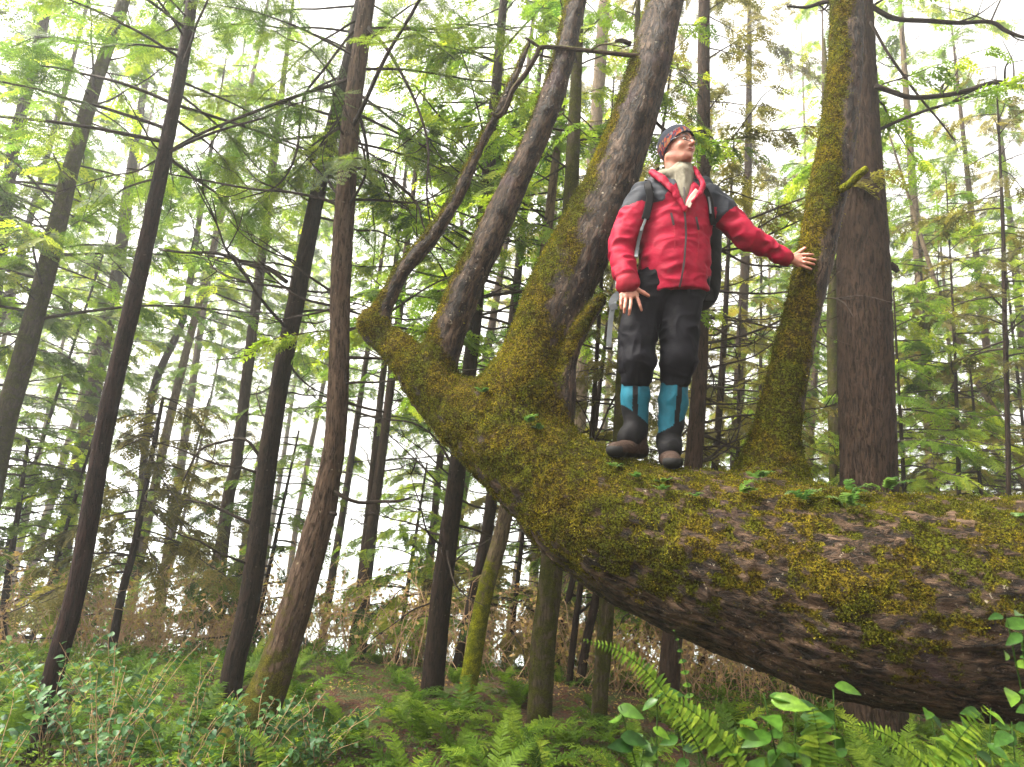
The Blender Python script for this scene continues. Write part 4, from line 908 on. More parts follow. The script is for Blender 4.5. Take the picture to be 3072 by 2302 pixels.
# dry brown brush along the brink of the slope
def brush(name, n, x0, x1, y0, y1, H, seed, label, lf=.3):
    r_ = np.random.default_rng(seed); a = Acc(); V4 = []; tt = []
    for _ in range(n):
        y = r_.uniform(y0, y1); x = r_.uniform(x0, x1) * y; b = np.array([x, y, g1(x, y) - .05]); h = H * r_.uniform(.5, 1.15); d = unit(np.array([r_.normal(0, .5), r_.normal(0, .4), 1])); p1 = b + d * h * .55; p2 = p1 + unit(d + r_.normal(0, .5, 3) * [1, 1, .3]) * h * .4; p3 = p2 + unit(np.array([d[0] * 2, d[1], r_.uniform(-.6, .2)]) + r_.normal(0, .3, 3)) * h * .3
        a.tube([b, p1, p2, p3], [.005, .0045, .003, .0015], 3, .25, cap=False)
        for k in range(3):
            o_ = [p1, p2, p3][k]; e = o_ + unit(r_.normal(0, 1, 3) + [0, 0, .3]) * h * r_.uniform(.12, .35); a.tube([o_, (o_ + e) / 2 + r_.normal(0, .02, 3), e], [.003, .002, .001], 3, .2, cap=False)
            for q in range(3):
                c = o_ + (e - o_) * r_.random() + r_.normal(0, .02, 3); 
                if r_.random() < lf: dd = unit(r_.normal(0, 1, 3)); l2 = unit(np.cross(dd, r_.normal(0, 1, 3))); s_ = r_.uniform(.02, .045); V4 += [c - dd * s_, c + l2 * s_ * .5, c + dd * s_, c - l2 * s_ * .5]; tt.append(r_.random())
    if V4: a.add(np.array(V4), np.arange(len(V4)).reshape(-1, 4), None, 1, np.repeat(np.stack([np.array(tt)] * 3, -1), 4, 0))
    return tag(a.build(name, [M['drytwig'], M['dryleaf']]), label, 'brush', kind='stuff')
brush('dry_brush', 1500, -.72, .8, 7.6, 10.8, 1.15, 51, 'tangle of dry brown brush along the brink of the slope', .8)
brush('dry_brush', 260, .1, .62, 6.9, 8.2, .7, 52, 'thin orange-brown stalks under the leaning trunk', .6)
# ---------------------------------------------------------------- the man
def skin_mat():
    s = NT('skin'); tc = s.n('ShaderNodeTexCoord').outputs['Object']; n = s.noise(tc, 22, 3); f = s.noise(tc, 160, 3)
    c = s.mix(s.sstep(n, .4, .65), (.33, .155, .105), (.28, .10, .07)); c = s.mix(s.mth('MULTIPLY', f, .3), c, (.30, .13, .09))
    return s.done(s.bsdf(c, .48, .4, s.bump(f, .3, .002), Subsurface_Weight=.15, Subsurface_Scale=.01))
m_skin = skin_mat()
def jacket_mat(name, col, spec=.12):
    s = NT(name); tc = s.n('ShaderNodeTexCoord').outputs['Object']; n = s.noise(tc, 14, 4, .6, .8); n2 = s.noise(s.scale(tc, (1, 1, 1.8)), 20, 2, .5, 1.5); f = s.noise(tc, 700, 1)
    c = s.mix(s.sstep(n, .35, .7), col, tuple(x * .72 for x in col))
    return s.done(s.bsdf(c, .68, spec, s.bump(n2, .35, .005, s.bump(f, .15, .0004))))
m_red = jacket_mat('red_shell_fabric', (.22, .0025, .020)); m_grey = jacket_mat('grey_shell_fabric', (.018, .021, .028)); m_maroon = jacket_mat('dark_red_lining', (.2, .008, .02))
m_trous = jacket_mat('black_trouser_fabric', (.005, .005, .007), .05); m_black = jacket_mat('black_webbing', (.007, .007, .008), .06); m_teal = jacket_mat('teal_gaiter_fabric', (.008, .075, .11))
m_fleece = cloth('beige_fleece', (.14, .13, .10), .9, .1); m_cream = cloth('cream_lining', (.42, .35, .30), .8, .1); m_strap = cloth('grey_webbing', (.10, .11, .12), .7, .2)
m_boot = cloth('brown_boot_leather', (.035, .02, .014), .75, .12, .003, 60, .42); m_sole = plain('black_rubber', (.008, .008, .008), .7, .12); m_zip = plain('dark_zip', (.015, .008, .01), .6, .2)
m_eye = plain('eye_white', (.6, .57, .52), .2, .6); m_iris = plain('iris', (.03, .04, .045), .15, .6); m_lip = plain('lips', (.30, .10, .085), .5, .3); m_brow = plain('brow_hair', (.10, .07, .05), .8, .1); m_frame = plain('dark_spectacle_frame', (.03, .03, .04), .3, .5)
def hat_mat():
    s = NT('knit_beanie'); b = s.attr('bk').outputs['Vector']; x = s.n('ShaderNodeSeparateXYZ'); s.l(b, x.inputs[0])
    cell = s.n('ShaderNodeTexVoronoi', feature='F1'); s.l(s.scale(b, (1, 1, 1)), cell.inputs['Vector']); cell.inputs['Scale'].default_value = 95
    cx = s.n('ShaderNodeSeparateXYZ'); s.l(cell.outputs['Color'], cx.inputs[0])
    pat = s.ramp(cx.outputs[0], [(0, (.16, .035, .015)), (.2, (.012, .015, .035)), (.62, (.13, .07, .03)), (.74, (.09, .01, .015)), (.88, (.07, .075, .09))], 'CONSTANT')
    z = x.outputs[2]; band = s.mth('MULTIPLY', s.sstep(z, .004, .012), s.sstep(z, .052, .042))
    n = s.noise(s.n('ShaderNodeTexCoord').outputs['Object'], 260, 3, .7)
    return s.done(s.bsdf(s.mix(band, (.014, .017, .025), pat), .95, .1, s.bump(n, .9, .004)))

YB = 3.40
def top_of_log(x, y):
    c = (np.hypot(tV[:, 0] - x, tV[:, 1] - y) < .03) & (lid == 0); return tV[c, 2].max() if c.any() else 2.0
def J(px, py, Y=YB): return Q(px, py, Y)
shR, elR, wrR = J(1925, 597), J(1862, 738, 3.37), J(1884, 862, 3.28)
shL, elL, wrL = J(2130, 600), J(2243, 712, 3.37), J(2366, 779, 3.38)
hipR, hipL, knR, knL, anR, anL = J(1948, 862), J(2050, 862), J(1916, 1080, 3.37), J(2034, 1088, 3.36), J(1908, 1290, 3.43), J(2012, 1330, 3.40)
neck, chest, waist = J(2036, 548, 3.41), J(2036, 660, 3.40), J(2022, 850, 3.40)
HC = J(2032, 447, 3.385)
fx = unit(np.array([.56, -.83, .03])); fz = unit(np.array([-.12, .10, .98]) - fx * (np.array([-.12, .10, .98]) @ fx)); fy = np.cross(fz, fx); HR = np.stack([fx, fy, fz], 1)
def H(x, y, z): return HC + HR @ np.array([x, y, z])

man = empty('person', (float(waist[0]), YB, float(top_of_log(waist[0], YB))), 'man in a red and grey jacket standing on the leaning trunk, looking up', 'person')
B = SDF((.50, 3.02, 1.80), (1.78, 3.66, 3.82), .0038)
B.ell(H(-.008, 0, .028), (.096, .074, .092), HR, .0)
B.ell(H(.030, 0, -.035), (.062, .058, .070), HR, .03); B.ell(H(.058, 0, -.078), (.030, .030, .024), HR, .02); B.cone(H(-.02, .048, -.05), H(.052, .024, -.085), .020, .017, .02); B.cone(H(-.02, -.048, -.05), H(.052, -.024, -.085), .020, .017, .02)
for sg in (-1, 1):
    B.ell(H(.060, .036 * sg, -.022), (.026, .024, .022), HR, .014); B.cone(H(.080, .012 * sg, .030), H(.068, .046 * sg, .028), .011, .010, .012)
    B.ell(H(.088, .030 * sg, .010), (.013, .017, .010), HR, .010, 'sub'); B.ell(H(-.002, .074 * sg, .004), (.016, .009, .024), HR, .006)
B.cone(H(.086, 0, .018), H(.110, 0, -.018), .008, .011, .010); B.cone(H(.094, .010, -.024), H(.094, -.010, -.024), .008, .008, .006)
B.ell(H(.083, 0, -.050), (.014, .026, .012), HR, .010); B.ell(H(.094, 0, -.0515), (.008, .020, .0022), HR, .003, 'sub'); B.ell(H(.078, 0, -.083), (.014, .016, .013), HR, .012)
B.cone(neck + [0, .02, -.06], H(-.022, 0, -.06), .060, .056, .02)
# slim body under the clothes, one surface down to the ankles
B.cone(chest, neck + [0, .01, -.04], .095, .06, .05); B.cone(waist, chest, .075, .10, .05); B.cone(chest + [0, 0, .06], shR, .07, .045, .04); B.cone(chest + [0, 0, .06], shL, .07, .045, .04)
for a, b, c in ((shR, elR, wrR), (shL, elL, wrL)): B.cone(a, b, .046, .036, .01); B.cone(b, c, .035, .026, .01)
for a, b, c in ((hipR, knR, anR), (hipL, knL, anL)): B.cone(a, b, .065, .045, .03); B.cone(b, c, .045, .035, .01)
B.cone(hipR, hipL, .06, .06, .03)
fc_ = lambda x, y: (1750 + .4042 * x, 780 + .4042 * y); fh_ = lambda x, y: (1700 + .4069 * x, 340 + .4069 * y)
def hand(w, palm, fingers, thumb, R_=.0085):
    """palm: list of knuckles; fingers: list of joint chains in 3-D"""
    for k in palm: B.cone(w, k, .016, .0135, .008)
    for a, b in zip(palm[:-1], palm[1:]): B.cone(a, b, .0135, .0135, .006)
    for f in fingers:
        r = [R_ * 1.12, R_ * 1.02, R_ * .92, R_ * .78]
        for i in range(len(f) - 1): B.cone(f[i], f[i + 1], r[i], r[i + 1], .003)
    for i in range(len(thumb) - 1): B.cone(thumb[i], thumb[i + 1], [.0145, .0115, .0105, .009][i], [.0115, .0105, .009, .008][i], .005)
def chain(f, pts, Ys): return [Q(*f(*p), y) for p, y in zip(pts, Ys)]
palmR = chain(fc_, [(392, 262), (352, 272), (316, 274), (287, 264)], [3.285, 3.275, 3.275, 3.285])
finR = [chain(fc_, p, y) for p, y in [([(392, 262), (410, 305), (422, 342), (432, 374)], [3.285, 3.268, 3.262, 3.268]), ([(352, 272), (352, 325), (345, 368), (338, 408)], [3.275, 3.255, 3.25, 3.26]),
        ([(316, 274), (312, 320), (306, 358), (303, 392)], [3.275, 3.255, 3.25, 3.26]), ([(287, 264), (280, 300), (279, 332), (283, 360)], [3.285, 3.27, 3.265, 3.27])]]
hand(wrR, palmR, finR, chain(fc_, [(360, 215), (405, 222), (446, 244), (482, 266)], [3.29, 3.28, 3.275, 3.28]))
def onE(hx, hy, off):
    p = fh_(hx, hy); vx, vy = p[0] / KV, p[1] / KV; q, _ = surf(vx, vy, 3.45); t = q[1] - off; return Q(p[0], p[1], min(t, 3.47))
palmL = [onE(1712, 1052, .03), onE(1722, 1074, .03), onE(1720, 1096, .03), onE(1706, 1116, .03)]
finL = [[palmL[0], onE(1745, 1042, .034), onE(1782, 1042, .022), onE(1815, 1043, .012)], [palmL[1], onE(1760, 1072, .034), onE(1798, 1077, .022), onE(1834, 1083, .012)],
        [palmL[2], onE(1757, 1100, .034), onE(1792, 1108, .022), onE(1824, 1116, .012)], [palmL[3], onE(1742, 1125, .030), onE(1772, 1138, .020), onE(1802, 1151, .012)]]
wrL[1] = min(palmL[0][1], palmL[2][1]) - .0; wrL = Q(2366, 779, wrL[1])
hand(wrL, palmL, finL, [onE(1650, 1062, .03), onE(1690, 1042, .026), onE(1722, 1020, .018), onE(1756, 996, .012)])
B.cone(elL, wrL, .035, .026, .01)
bV, bF = B.mesh(0); bV = relax(bV, bF, .3); del B
body = mk('body', bV, [bF], m_skin, man)

def warp(V, F, amp, sc3, seed, k=None, o=2):
    n_ = vnormals(V, F); w_ = .09 * np.stack([fbm(V * 5, 2, seed), fbm(V * 5, 2, seed + 1), fbm(V * 5, 2, seed + 2)], -1)
    r = 1 - np.sqrt(fbm((V + w_) * np.array(sc3), o, seed + 3) ** 2 + .006) * 2.6; a = amp * r
    return V + n_ * (a if k is None else a * k)[:, None]
# jacket
G = SDF((.44, 3.05, 2.5), (1.74, 3.72, 3.55), .0055); sq = (np.array([0, 1., 0]), .68)
hemp = J(2030, 884)
G.cone(J(2032, 640), J(2022, 800), .186, .180, .03, sq=sq); G.cone(J(2022, 800), J(2029, 900), .180, .172, .03, sq=sq)
G.cone(shR + [.03, 0, -.01], shL + [-.03, 0, -.01], .082, .080, .05, sq=(np.array([0, 1., 0]), .95)); G.ell(neck + [0, .01, -.05], (.12, .085, .075), None, .05); G.cone(Q(1968, 556, 3.43), neck + [0, .02, -.03], .050, .07, .04); G.cone(Q(2108, 560, 3.43), neck + [0, .02, -.03], .050, .07, .04)
G.cone(shR + [.005, 0, 0], elR, .082, .071, .03); G.cone(elR, wrR + (elR - wrR) * .10, .071, .056, .02)
G.cone(shL + [-.005, 0, 0], elL, .080, .062, .03); G.cone(elL, wrL + (elL - wrL) * .10, .062, .041, .02)
box = (np.array([hemp[0] - .23, 3.05, 2.55]), np.array([hemp[0] + .24, 3.72, hemp[2] + .1]))
rsl = G.g.copy(); G.cut(hemp + [0, 0, -.0], (.11, -.0, -1), box)
# the right cuff hangs beside the hem and must survive the cut
q_, X_ = G._sub(np.minimum(elR, wrR) - .1, np.maximum(elR, wrR) + .1); ab = wrR - elR; t_ = np.clip(((X_ - elR) @ ab) / (ab @ ab), 0, .9); dd = np.linalg.norm(X_ - elR - t_[..., None] * ab, axis=-1) - (.071 - .015 * t_ / .9)
G.g[q_] = np.minimum(G.g[q_], dd.astype(np.float32)); del X_, dd, rsl
# V opening: carve a shallow notch at the neck
vb = J(2054, 628, 3.27)
G.cone(vb + [0, 0, .03], neck + [.01, -.10, .05], .010, .075, .015, 'sub')
G.cone(neck + [0, 0, -.02], neck + [.01, 0, .12], .078, .085, .01, 'sub')
jV, jF = G.mesh(1); del G
ampk = np.ones(len(jV)); jV = warp(jV, jF, .0065, (7, 7, 15), 300); arm = np.clip((np.abs(jV[:, 0] - float(chest[0])) - .15) / .05, 0, 1); jV = warp(jV, jF, .0055, (17, 12, 21), 320, .7 + .6 * arm, 1)
c = jV[jF].mean(1); xc = float(J(2048, 700)[0]); rel = c[:, 0] - xc; z = c[:, 2]
tR = ((c - shR) @ unit(elR - shR)) / np.linalg.norm(elR - shR); tL = ((c - shL) @ unit(elL - shL)) / np.linalg.norm(elL - shL)
zY = float(J(2000, 622)[2]); yoke = (z > zY + np.clip(.13 - np.abs(rel), 0, 1) * 1.3 - .02 * (np.abs(rel) > .12))
onR = c[:, 0] < shR[0] - .01; onL = c[:, 0] > shL[0] + .015
g_ = (yoke & ~onR & ~onL) | (onR & (z > float(J(1880, 622)[2]) + .25 * (c[:, 0] - shR[0]))) | (onL & (tL < .46))
side = (np.abs(c[:, 0] - float(J(2022, 850)[0])) > .162) & (z < float(J(2022, 828)[2])) & ~((c[:, 0] < elR[0] + .09)) ; g_ |= side & (c[:, 1] > 3.36)
cuffs = (((c - elR) @ unit(wrR - elR)) / np.linalg.norm(wrR - elR) > .80) & (c[:, 0] < elR[0] + .12) & (z < elR[2])
cuffs |= (((c - elL) @ unit(wrL - elL)) / np.linalg.norm(wrL - elL) > .86) & (c[:, 0] > elL[0])
mi = np.where(g_, 1, 0); mi[cuffs] = 2
jk = mk('jacket', jV, [jF], [m_red, m_grey, m_maroon], man, mi=mi)
jbv = jV
def front(px, py, off=.004, box=.014):
    """point just in front of the jacket at a picture position"""
    d = unit(Q(px, py, 3.3) - CAMP); w_ = jbv - CAMP; t = w_ @ d; dist = np.linalg.norm(w_ - t[:, None] * d, axis=1); c_ = np.where(dist < box)[0]
    t0 = t[c_].min() if len(c_) else 3.6; return CAMP + d * (t0 - off)
def ribbon(name, pts, w_, th, mat, parent, off=.004, smoothn=3, box=.014, over=None):
    P_ = np.array([front(x, y, off, box) for x, y in pts])
    if over is not None: P_ = np.vstack([P_[0] + np.array([over, .24, -.06]), P_[0] + np.array([over * .7, .15, .055]), P_[0] + np.array([over * .4, .07, .055]), P_])
    P_, _ = resample(P_, np.ones(len(P_)), .012)
    for _ in range(smoothn): P_[1:-1] = (P_[:-2] + P_[1:-1] * 2 + P_[2:]) / 4
    T = unit(np.gradient(P_, axis=0)); view = unit(CAMP - P_); s_ = unit(np.cross(T, view)); n_ = np.cross(s_, T); V = []
    for a_, b_ in ((-1, 0), (-.8, 1), (.8, 1), (1, 0), (.8, -1), (-.8, -1)): V.append(P_ + s_ * w_ / 2 * a_ + n_ * th / 2 * b_)
    m_ = len(P_); V = np.stack(V, 1).reshape(-1, 3); F_ = [[i * 6 + j, i * 6 + (j + 1) % 6, i * 6 + 6 + (j + 1) % 6, i * 6 + 6 + j] for i in range(m_ - 1) for j in range(6)]
    k = (m_ - 1) * 6; F_ += [[0, 3, 2, 1], [0, 5, 4, 3], [k, k + 1, k + 2, k + 3], [k, k + 3, k + 4, k + 5]]
    return mk(name, V, [np.array(F_)], mat, parent, smooth=False)
h2 = lambda L: [fh_(x, y) for x, y in L]
ribbon('zip', h2([(868, 700), (876, 800), (880, 900), (874, 1000), (866, 1100), (850, 1200), (832, 1285)]), .010, .005, m_zip, jk)
ribbon('pocket_zip', h2([(770, 735), (780, 780), (790, 825)]), .012, .005, m_zip, jk); ribbon('pocket_zip', h2([(955, 765), (964, 810), (974, 860)]), .011, .005, m_zip, jk)
ribbon('pocket_zip', h2([(792, 825), (798, 920), (796, 1000)]), .003, .004, m_maroon, jk); ribbon('pocket_zip', h2([(974, 860), (974, 950), (966, 1060)]), .003, .004, m_maroon, jk)
# fleece, collar and hood
G = SDF((.62, 3.05, 3.0), (1.22, 3.66, 3.68), .0045)
G.cone(neck + [0, .0, -.07], neck + [.008, -.012, .060], .088, .064, .02); G.cone(vb + [.003, .028, .01], neck + [.005, -.05, .01], .018, .06, .03)
for k in range(12):     # soft hood rolled round the back of the neck
    a0, a1 = [rad(100 + 28 * (k + d)) for d in (0, 1)]
    if k > 8: continue
    p0, p1 = [neck + np.array([-.012 + .088 * math.cos(a_ - .9), .022 + .080 * math.sin(a_ - .9), .034 + .02 * math.cos(a_ - 2.6)]) for a_ in (a0, a1)]; G.cone(p0, p1, .028, .028, .015)
fV, fF = G.mesh(1); fV = warp(fV, fF, .005, (16, 16, 10), 350); mk('fleece', fV, [fF], m_fleece, man)
G = SDF((.62, 3.05, 3.0), (1.22, 3.66, 3.68), .004)
def lapel(pts, r0, r1):
    q = [front(x, y, .006 - .004 * (Y_ > 3.28), .03) for x, y, Y_ in pts]; q = [p if abs(p[1] - Y_) < .09 else Q(x, y, Y_) for p, (x, y, Y_) in zip(q, pts)]
    for i in range(len(q) - 1): G.cone(q[i], q[i + 1], r0 + (r1 - r0) * i / len(q), r0 + (r1 - r0) * (i + 1) / len(q), .008, sq=(unit(np.array([.3, -1, .2])), .6))
LA = [(*fh_(872, 712), 3.262), (*fh_(830, 640), 3.262), (*fh_(775, 560), 3.275), (*fh_(710, 490), 3.30), (*fh_(640, 440), 3.36)]; LB_ = [(*fh_(872, 712), 3.262), (*fh_(925, 650), 3.262), (*fh_(985, 590), 3.272), (*fh_(1010, 530), 3.29), (*fh_(975, 455), 3.33), (*fh_(935, 405), 3.38)]
lapel(LA, .010, .030); lapel(LB_, .008, .016)
NK = [neck + np.array([.104 * math.cos(rad(a_)), .02 + .092 * math.sin(rad(a_)), -.004 + .014 * math.sin(rad(a_))]) for a_ in (-35, 0, 40, 90, 140, 180, 215)]
for a_, b_ in zip(NK[:-1], NK[1:]): G.cone(a_, b_, .024, .024, .012)
cV, cF = G.mesh(1); cV = warp(cV, cF, .006, (20, 20, 20), 360); mk('collar', cV, [cF], m_red, jk)
ribbon('collar_lining', h2([(890, 690), (925, 620), (965, 570)]), .030, .006, m_cream, jk, .012)
ribbon('fleece_zip', h2([(872, 690), (868, 600), (862, 510)]), .007, .005, m_zip, man, .012, box=.02)
# trousers
G = SDF((.42, 3.1, 2.0), (1.4, 3.68, 3.0), .0055); sq = (np.array([0, 1., 0]), .8)
G.cone(J(1975, 850), J(2060, 850), .115, .115, .04, sq=sq); G.cone(J(1990, 800), J(2060, 800), .105, .105, .04, sq=sq)
G.cone(J(1942, 870), J(1914, 1000, 3.38), .108, .096, .02, sq=sq); G.cone(J(1914, 1000, 3.38), J(1912, 1085, 3.37), .096, .091, .02); G.cone(J(1912, 1085, 3.37), J(1907, 1128, 3.39), .093, .079, .02)
G.cone(J(2050, 870), J(2038, 1000, 3.38), .108, .098, .02, sq=sq); G.cone(J(2038, 1000, 3.38), J(2036, 1085, 3.36), .096, .088, .02); G.cone(J(2036, 1085, 3.36), J(2028, 1134, 3.38), .088, .075, .02)
pV, pF = G.mesh(1); low = np.clip((float(J(1950, 1000)[2]) - pV[:, 2]) / .15, .55, 1); pV = warp(pV, pF, .006, (10, 8, 7), 400, low); pV = warp(pV, pF, .0045, (22, 16, 17), 420, None, 1)
tr = mk('trousers', pV, [pF], m_trous, man); del G
# gaiters and boots
for s_, (kn, an, toe, hl, fdir) in enumerate([((1906, 1125, 3.40), (1905, 1290, 3.43), (1833, 1350), (1925, 1350), unit(np.array([-.72, -.69, 0]))), ((2026, 1132, 3.39), (2008, 1325, 3.42), (1995, 1400), (2015, 1380), unit(np.array([-.16, -.98, 0])))]):
    k_, a_ = Q(*kn), Q(*an); ax = unit(a_ - k_); ln = np.linalg.norm(a_ - k_); yF = a_[1]; zl = top_of_log(a_[0], yF)
    G = SDF(np.minimum(k_, a_) - [.2, .34, .22], np.maximum(k_, a_) + [.2, .2, .1], .005)
    G.cone(k_, k_ + ax * ln * .4, .064, .069, .02); G.cone(k_ + ax * ln * .4, a_, .069, .058, .02); G.cone(a_, a_ + fdir * .05 - [0, 0, .045], .058, .056, .02)
    gV, gF = G.mesh(1); gV = warp(gV, gF, .006, (12, 12, 9), 430 + s_); c = gV[gF].mean(1); u = ((c - k_) @ ax) / ln; sd = np.cross([0, 0, 1.], fdir); lat = (c - k_ - u[:, None] * ax * ln) @ sd; frn = (c - k_ - u[:, None] * ax * ln) @ np.array([0, -1, 0])
    xx = c[:, 0] - (k_ + u[:, None] * ax * ln)[:, 0]; bx = (-.012 if s_ == 0 else .012); band = (np.abs(xx - bx) < .013) & (frn > 0); lowb = u > (.74 + (xx * 2.6 if s_ == 0 else -xx * 2.2 + .02)); lowb |= u > .93
    mk('gaiter', gV, [gF], [m_teal, m_black], man, mi=np.where(band | lowb, 1, 0)); del G
    heel = a_ - fdir * .055; heel[2] = 0; tp = a_ + fdir * .215; pitch = -.10 if s_ else -.06
    base = np.array([a_[0], a_[1], 0]) ; mid_ = a_ + fdir * .06; zt = max(top_of_log(mid_[0], mid_[1]), top_of_log(a_[0], a_[1])) - .012
    def W(f, l, u): return np.array([a_[0], a_[1], zt]) + fdir * f + sd * l + np.array([0, 0, u + pitch * f])
    G = SDF(np.minimum(W(-.16, 0, -.05), W(.3, 0, -.05)) - .12, np.maximum(W(-.16, 0, .1), W(.3, 0, .1)) + .14, .0045)
    G.cone(W(-.05, 0, .045), W(.06, 0, .05), .042, .046, .01); G.cone(W(.06, 0, .05), W(.16, .004, .038), .047, .036, .02, sq=(np.array([0, 0, 1.]), .95)); G.ell(W(.16, .004, .032), (.050, .046, .034), None, .02); G.cone(W(-.02, 0, .06), W(-.01, 0, .14), .048, .05, .03)
    G.cut(W(0, 0, .0), np.array([0, 0, -1.]) + fdir * pitch)
    oV, oF = G.mesh(1); c = oV[oF].mean(1); hh = (c[:, 2] - zt) - pitch * ((c - a_) @ fdir); frontness = (c - a_) @ fdir
    bt = mk('boot', oV, [oF], [m_boot, m_sole], man, mi=np.where((hh < .022) | ((frontness > .165) & (hh < .05)), 1, 0)); del G
    for q in range(5):
        f = .045 + q * .022; la = Acc(); la.tube([W(f, -.026, .090 - q * .006), W(f + .006, 0, .101 - q * .007), W(f, .026, .090 - q * .006)], [.0035, .0035, .0035], 5, .01); la.build('lace', m_black, bt)
# beanie: a shell over the skull, its rim from brow to nape
hm = hat_mat(); V = []; nth, nph = 40, 18
cen = np.array([-.012, 0, .034])
for i in range(nph + 1):
    for j in range(nth):
        ph = i / nph; th = j / nth * 2 * math.pi; fw = math.cos(th); zr = -.056 + .110 * (fw * .5 + .5) ** 1.9      # rim height: high on the brow, low at the nape
        e0 = math.asin(max(-.95, min(.95, (zr - cen[2]) / .108))); e = e0 + (math.pi / 2 - e0) * ph; k_ = 1.0 + .05 * math.exp(-(ph / .10) ** 2) + .006 * math.sin(th * 7 + ph * 5)
        V.append([cen[0] + .108 * k_ * math.cos(e) * math.cos(th), .088 * k_ * math.cos(e) * math.sin(th), cen[2] + .104 * k_ * math.sin(e)])
V = np.array(V); nV = len(V); inn = (V - cen) * .93 + cen; VV = np.vstack([V, inn]); Fq = []
for i in range(nph):
    for j in range(nth):
        a, b = i * nth + j, i * nth + (j + 1) % nth; Fq.append([a, b, b + nth, a + nth]); Fq.append([nV + a, nV + a + nth, nV + b + nth, nV + b])
for j in range(nth): b = (j + 1) % nth; Fq.append([j, nV + j, nV + b, b])
rim = np.tile(np.arange(nph + 1)[:, None] * .0085, (1, nth)).ravel(); thh = np.tile(np.arange(nth) / nth * .6, nph + 1)
bkh = np.stack([thh, np.zeros(nV), rim], -1); ht = mk('beanie', HC + VV @ HR.T, [np.array(Fq)], hm, man, attrs={'bk': np.vstack([bkh, bkh])})
# face details
def ellm(name, c, r3, mat, parent, nu=12, nv=9):
    V = [H(c[0] + r3[0] * math.sin(math.pi * i / nv) * math.cos(2 * math.pi * j / nu), c[1] + r3[1] * math.sin(math.pi * i / nv) * math.sin(2 * math.pi * j / nu), c[2] + r3[2] * math.cos(math.pi * i / nv)) for i in range(nv + 1) for j in range(nu)]
    return mk(name, V, [np.array([[i * nu + j, (i + 1) * nu + j, (i + 1) * nu + (j + 1) % nu, i * nu + (j + 1) % nu] for i in range(nv) for j in range(nu)])], mat, parent)
for sg in (-1, 1):
    e = ellm('eye', (.0755, .030 * sg, .010), (.0115, .0115, .0085), m_eye, body); ellm('iris', (.0835, .030 * sg, .0115), (.0042, .0048, .0048), m_iris, body)
    a = Acc(); a.tube([H(.090, .012 * sg, .030), H(.090, .030 * sg, .0365), H(.078, .046 * sg, .030)], [.0028, .0032, .002], 6, .005); a.build('eyebrow', m_brow, body)
ellm('lower_lip', (.0925, 0, -.0565), (.0055, .017, .0040), m_lip, body); ellm('upper_lip', (.0945, 0, -.0475), (.0048, .018, .0032), m_lip, body)
gl = Acc()
for sg in (-1, 1):
    loop = [H(.099 - .25 * max(0, abs(y_) - .03), y_ * sg, z_) for y_, z_ in [(.010, .004), (.014, -.006), (.030, -.010), (.047, -.006), (.051, .006), (.049, .019), (.030, .022), (.013, .019), (.010, .004)]]
    gl.tube(loop, [0.0019] * 9, 5, .006); gl.tube([H(.094, .051 * sg, .012), H(.05, .078 * sg, .012), H(-.01, .082 * sg, .008)], [0.0019] * 3, 5, .02)
gl.tube([H(.099, .010, .010), H(.103, 0, .013), H(.099, -.010, .010)], [0.0019] * 3, 5, .006); gl.build('glasses', m_frame, man)

# backpack worn on his back, with its straps
bp = empty('backpack', (float(chest[0]), 3.62, float(waist[2])), 'dark hiking backpack on the back of the man, grey strap hanging at his hip', 'backpack')
G = SDF((.7, 3.45, 2.4), (1.55, 3.95, 3.35), .012)
for zf in (0, 1): G.cone(J(1965, 880 - 240 * zf, 3.63), J(2098, 880 - 240 * zf, 3.63), .10, .10, .08)
for zf in (.25, .5, .75): G.cone(J(1965, 880 - 240 * zf, 3.63), J(2098, 880 - 240 * zf, 3.63), .115, .115, .08)
kV, kF = G.mesh(2); kV = warp(kV, kF, .006, (8, 8, 12), 500); mk('pack_bag', kV, [kF], m_black, bp); del G
def strap(name, P_, w_, th, mat, parent, side=(0, -1, 0)):
    P_, _ = resample(np.array(P_), np.ones(len(P_)), .015); T = unit(np.gradient(P_, axis=0)); s_ = unit(np.cross(T, np.array(side, float))); n_ = np.cross(s_, T)
    V = np.stack([P_ - s_ * w_ / 2 - n_ * th / 2, P_ - s_ * w_ / 2 + n_ * th / 2, P_ + s_ * w_ / 2 + n_ * th / 2, P_ + s_ * w_ / 2 - n_ * th / 2], 1).reshape(-1, 3); m_ = len(P_)
    F_ = [[i * 4 + j, i * 4 + (j + 1) % 4, i * 4 + 4 + (j + 1) % 4, i * 4 + 4 + j] for i in range(m_ - 1) for j in range(4)] + [[0, 3, 2, 1], [m_ * 4 - 4, m_ * 4 - 3, m_ * 4 - 2, m_ * 4 - 1]]
    return mk(name, V, [np.array(F_)], mat, parent, smooth=False)
ribbon('shoulder_strap', h2([(598, 535), (608, 570), (615, 620), (600, 700), (580, 780)]), .040, .014, m_black, bp, .008, over=.02)
ribbon('strap_webbing', h2([(632, 575), (622, 640), (600, 720), (575, 800), (548, 870)]), .014, .005, m_strap, bp, .012)
ribbon('strap_webbing', h2([(560, 840), (535, 920), (520, 1000), (512, 1060)]), .018, .004, m_strap, bp, .004)
ribbon('shoulder_strap', h2([(1010, 540), (1025, 565), (1048, 610), (1065, 680), (1070, 760), (1085, 820)]), .030, .014, m_black, bp, .008, over=-.02)
ribbon('strap_webbing', h2([(1040, 590), (1055, 660), (1062, 740)]), .010, .005, m_strap, bp, .012)
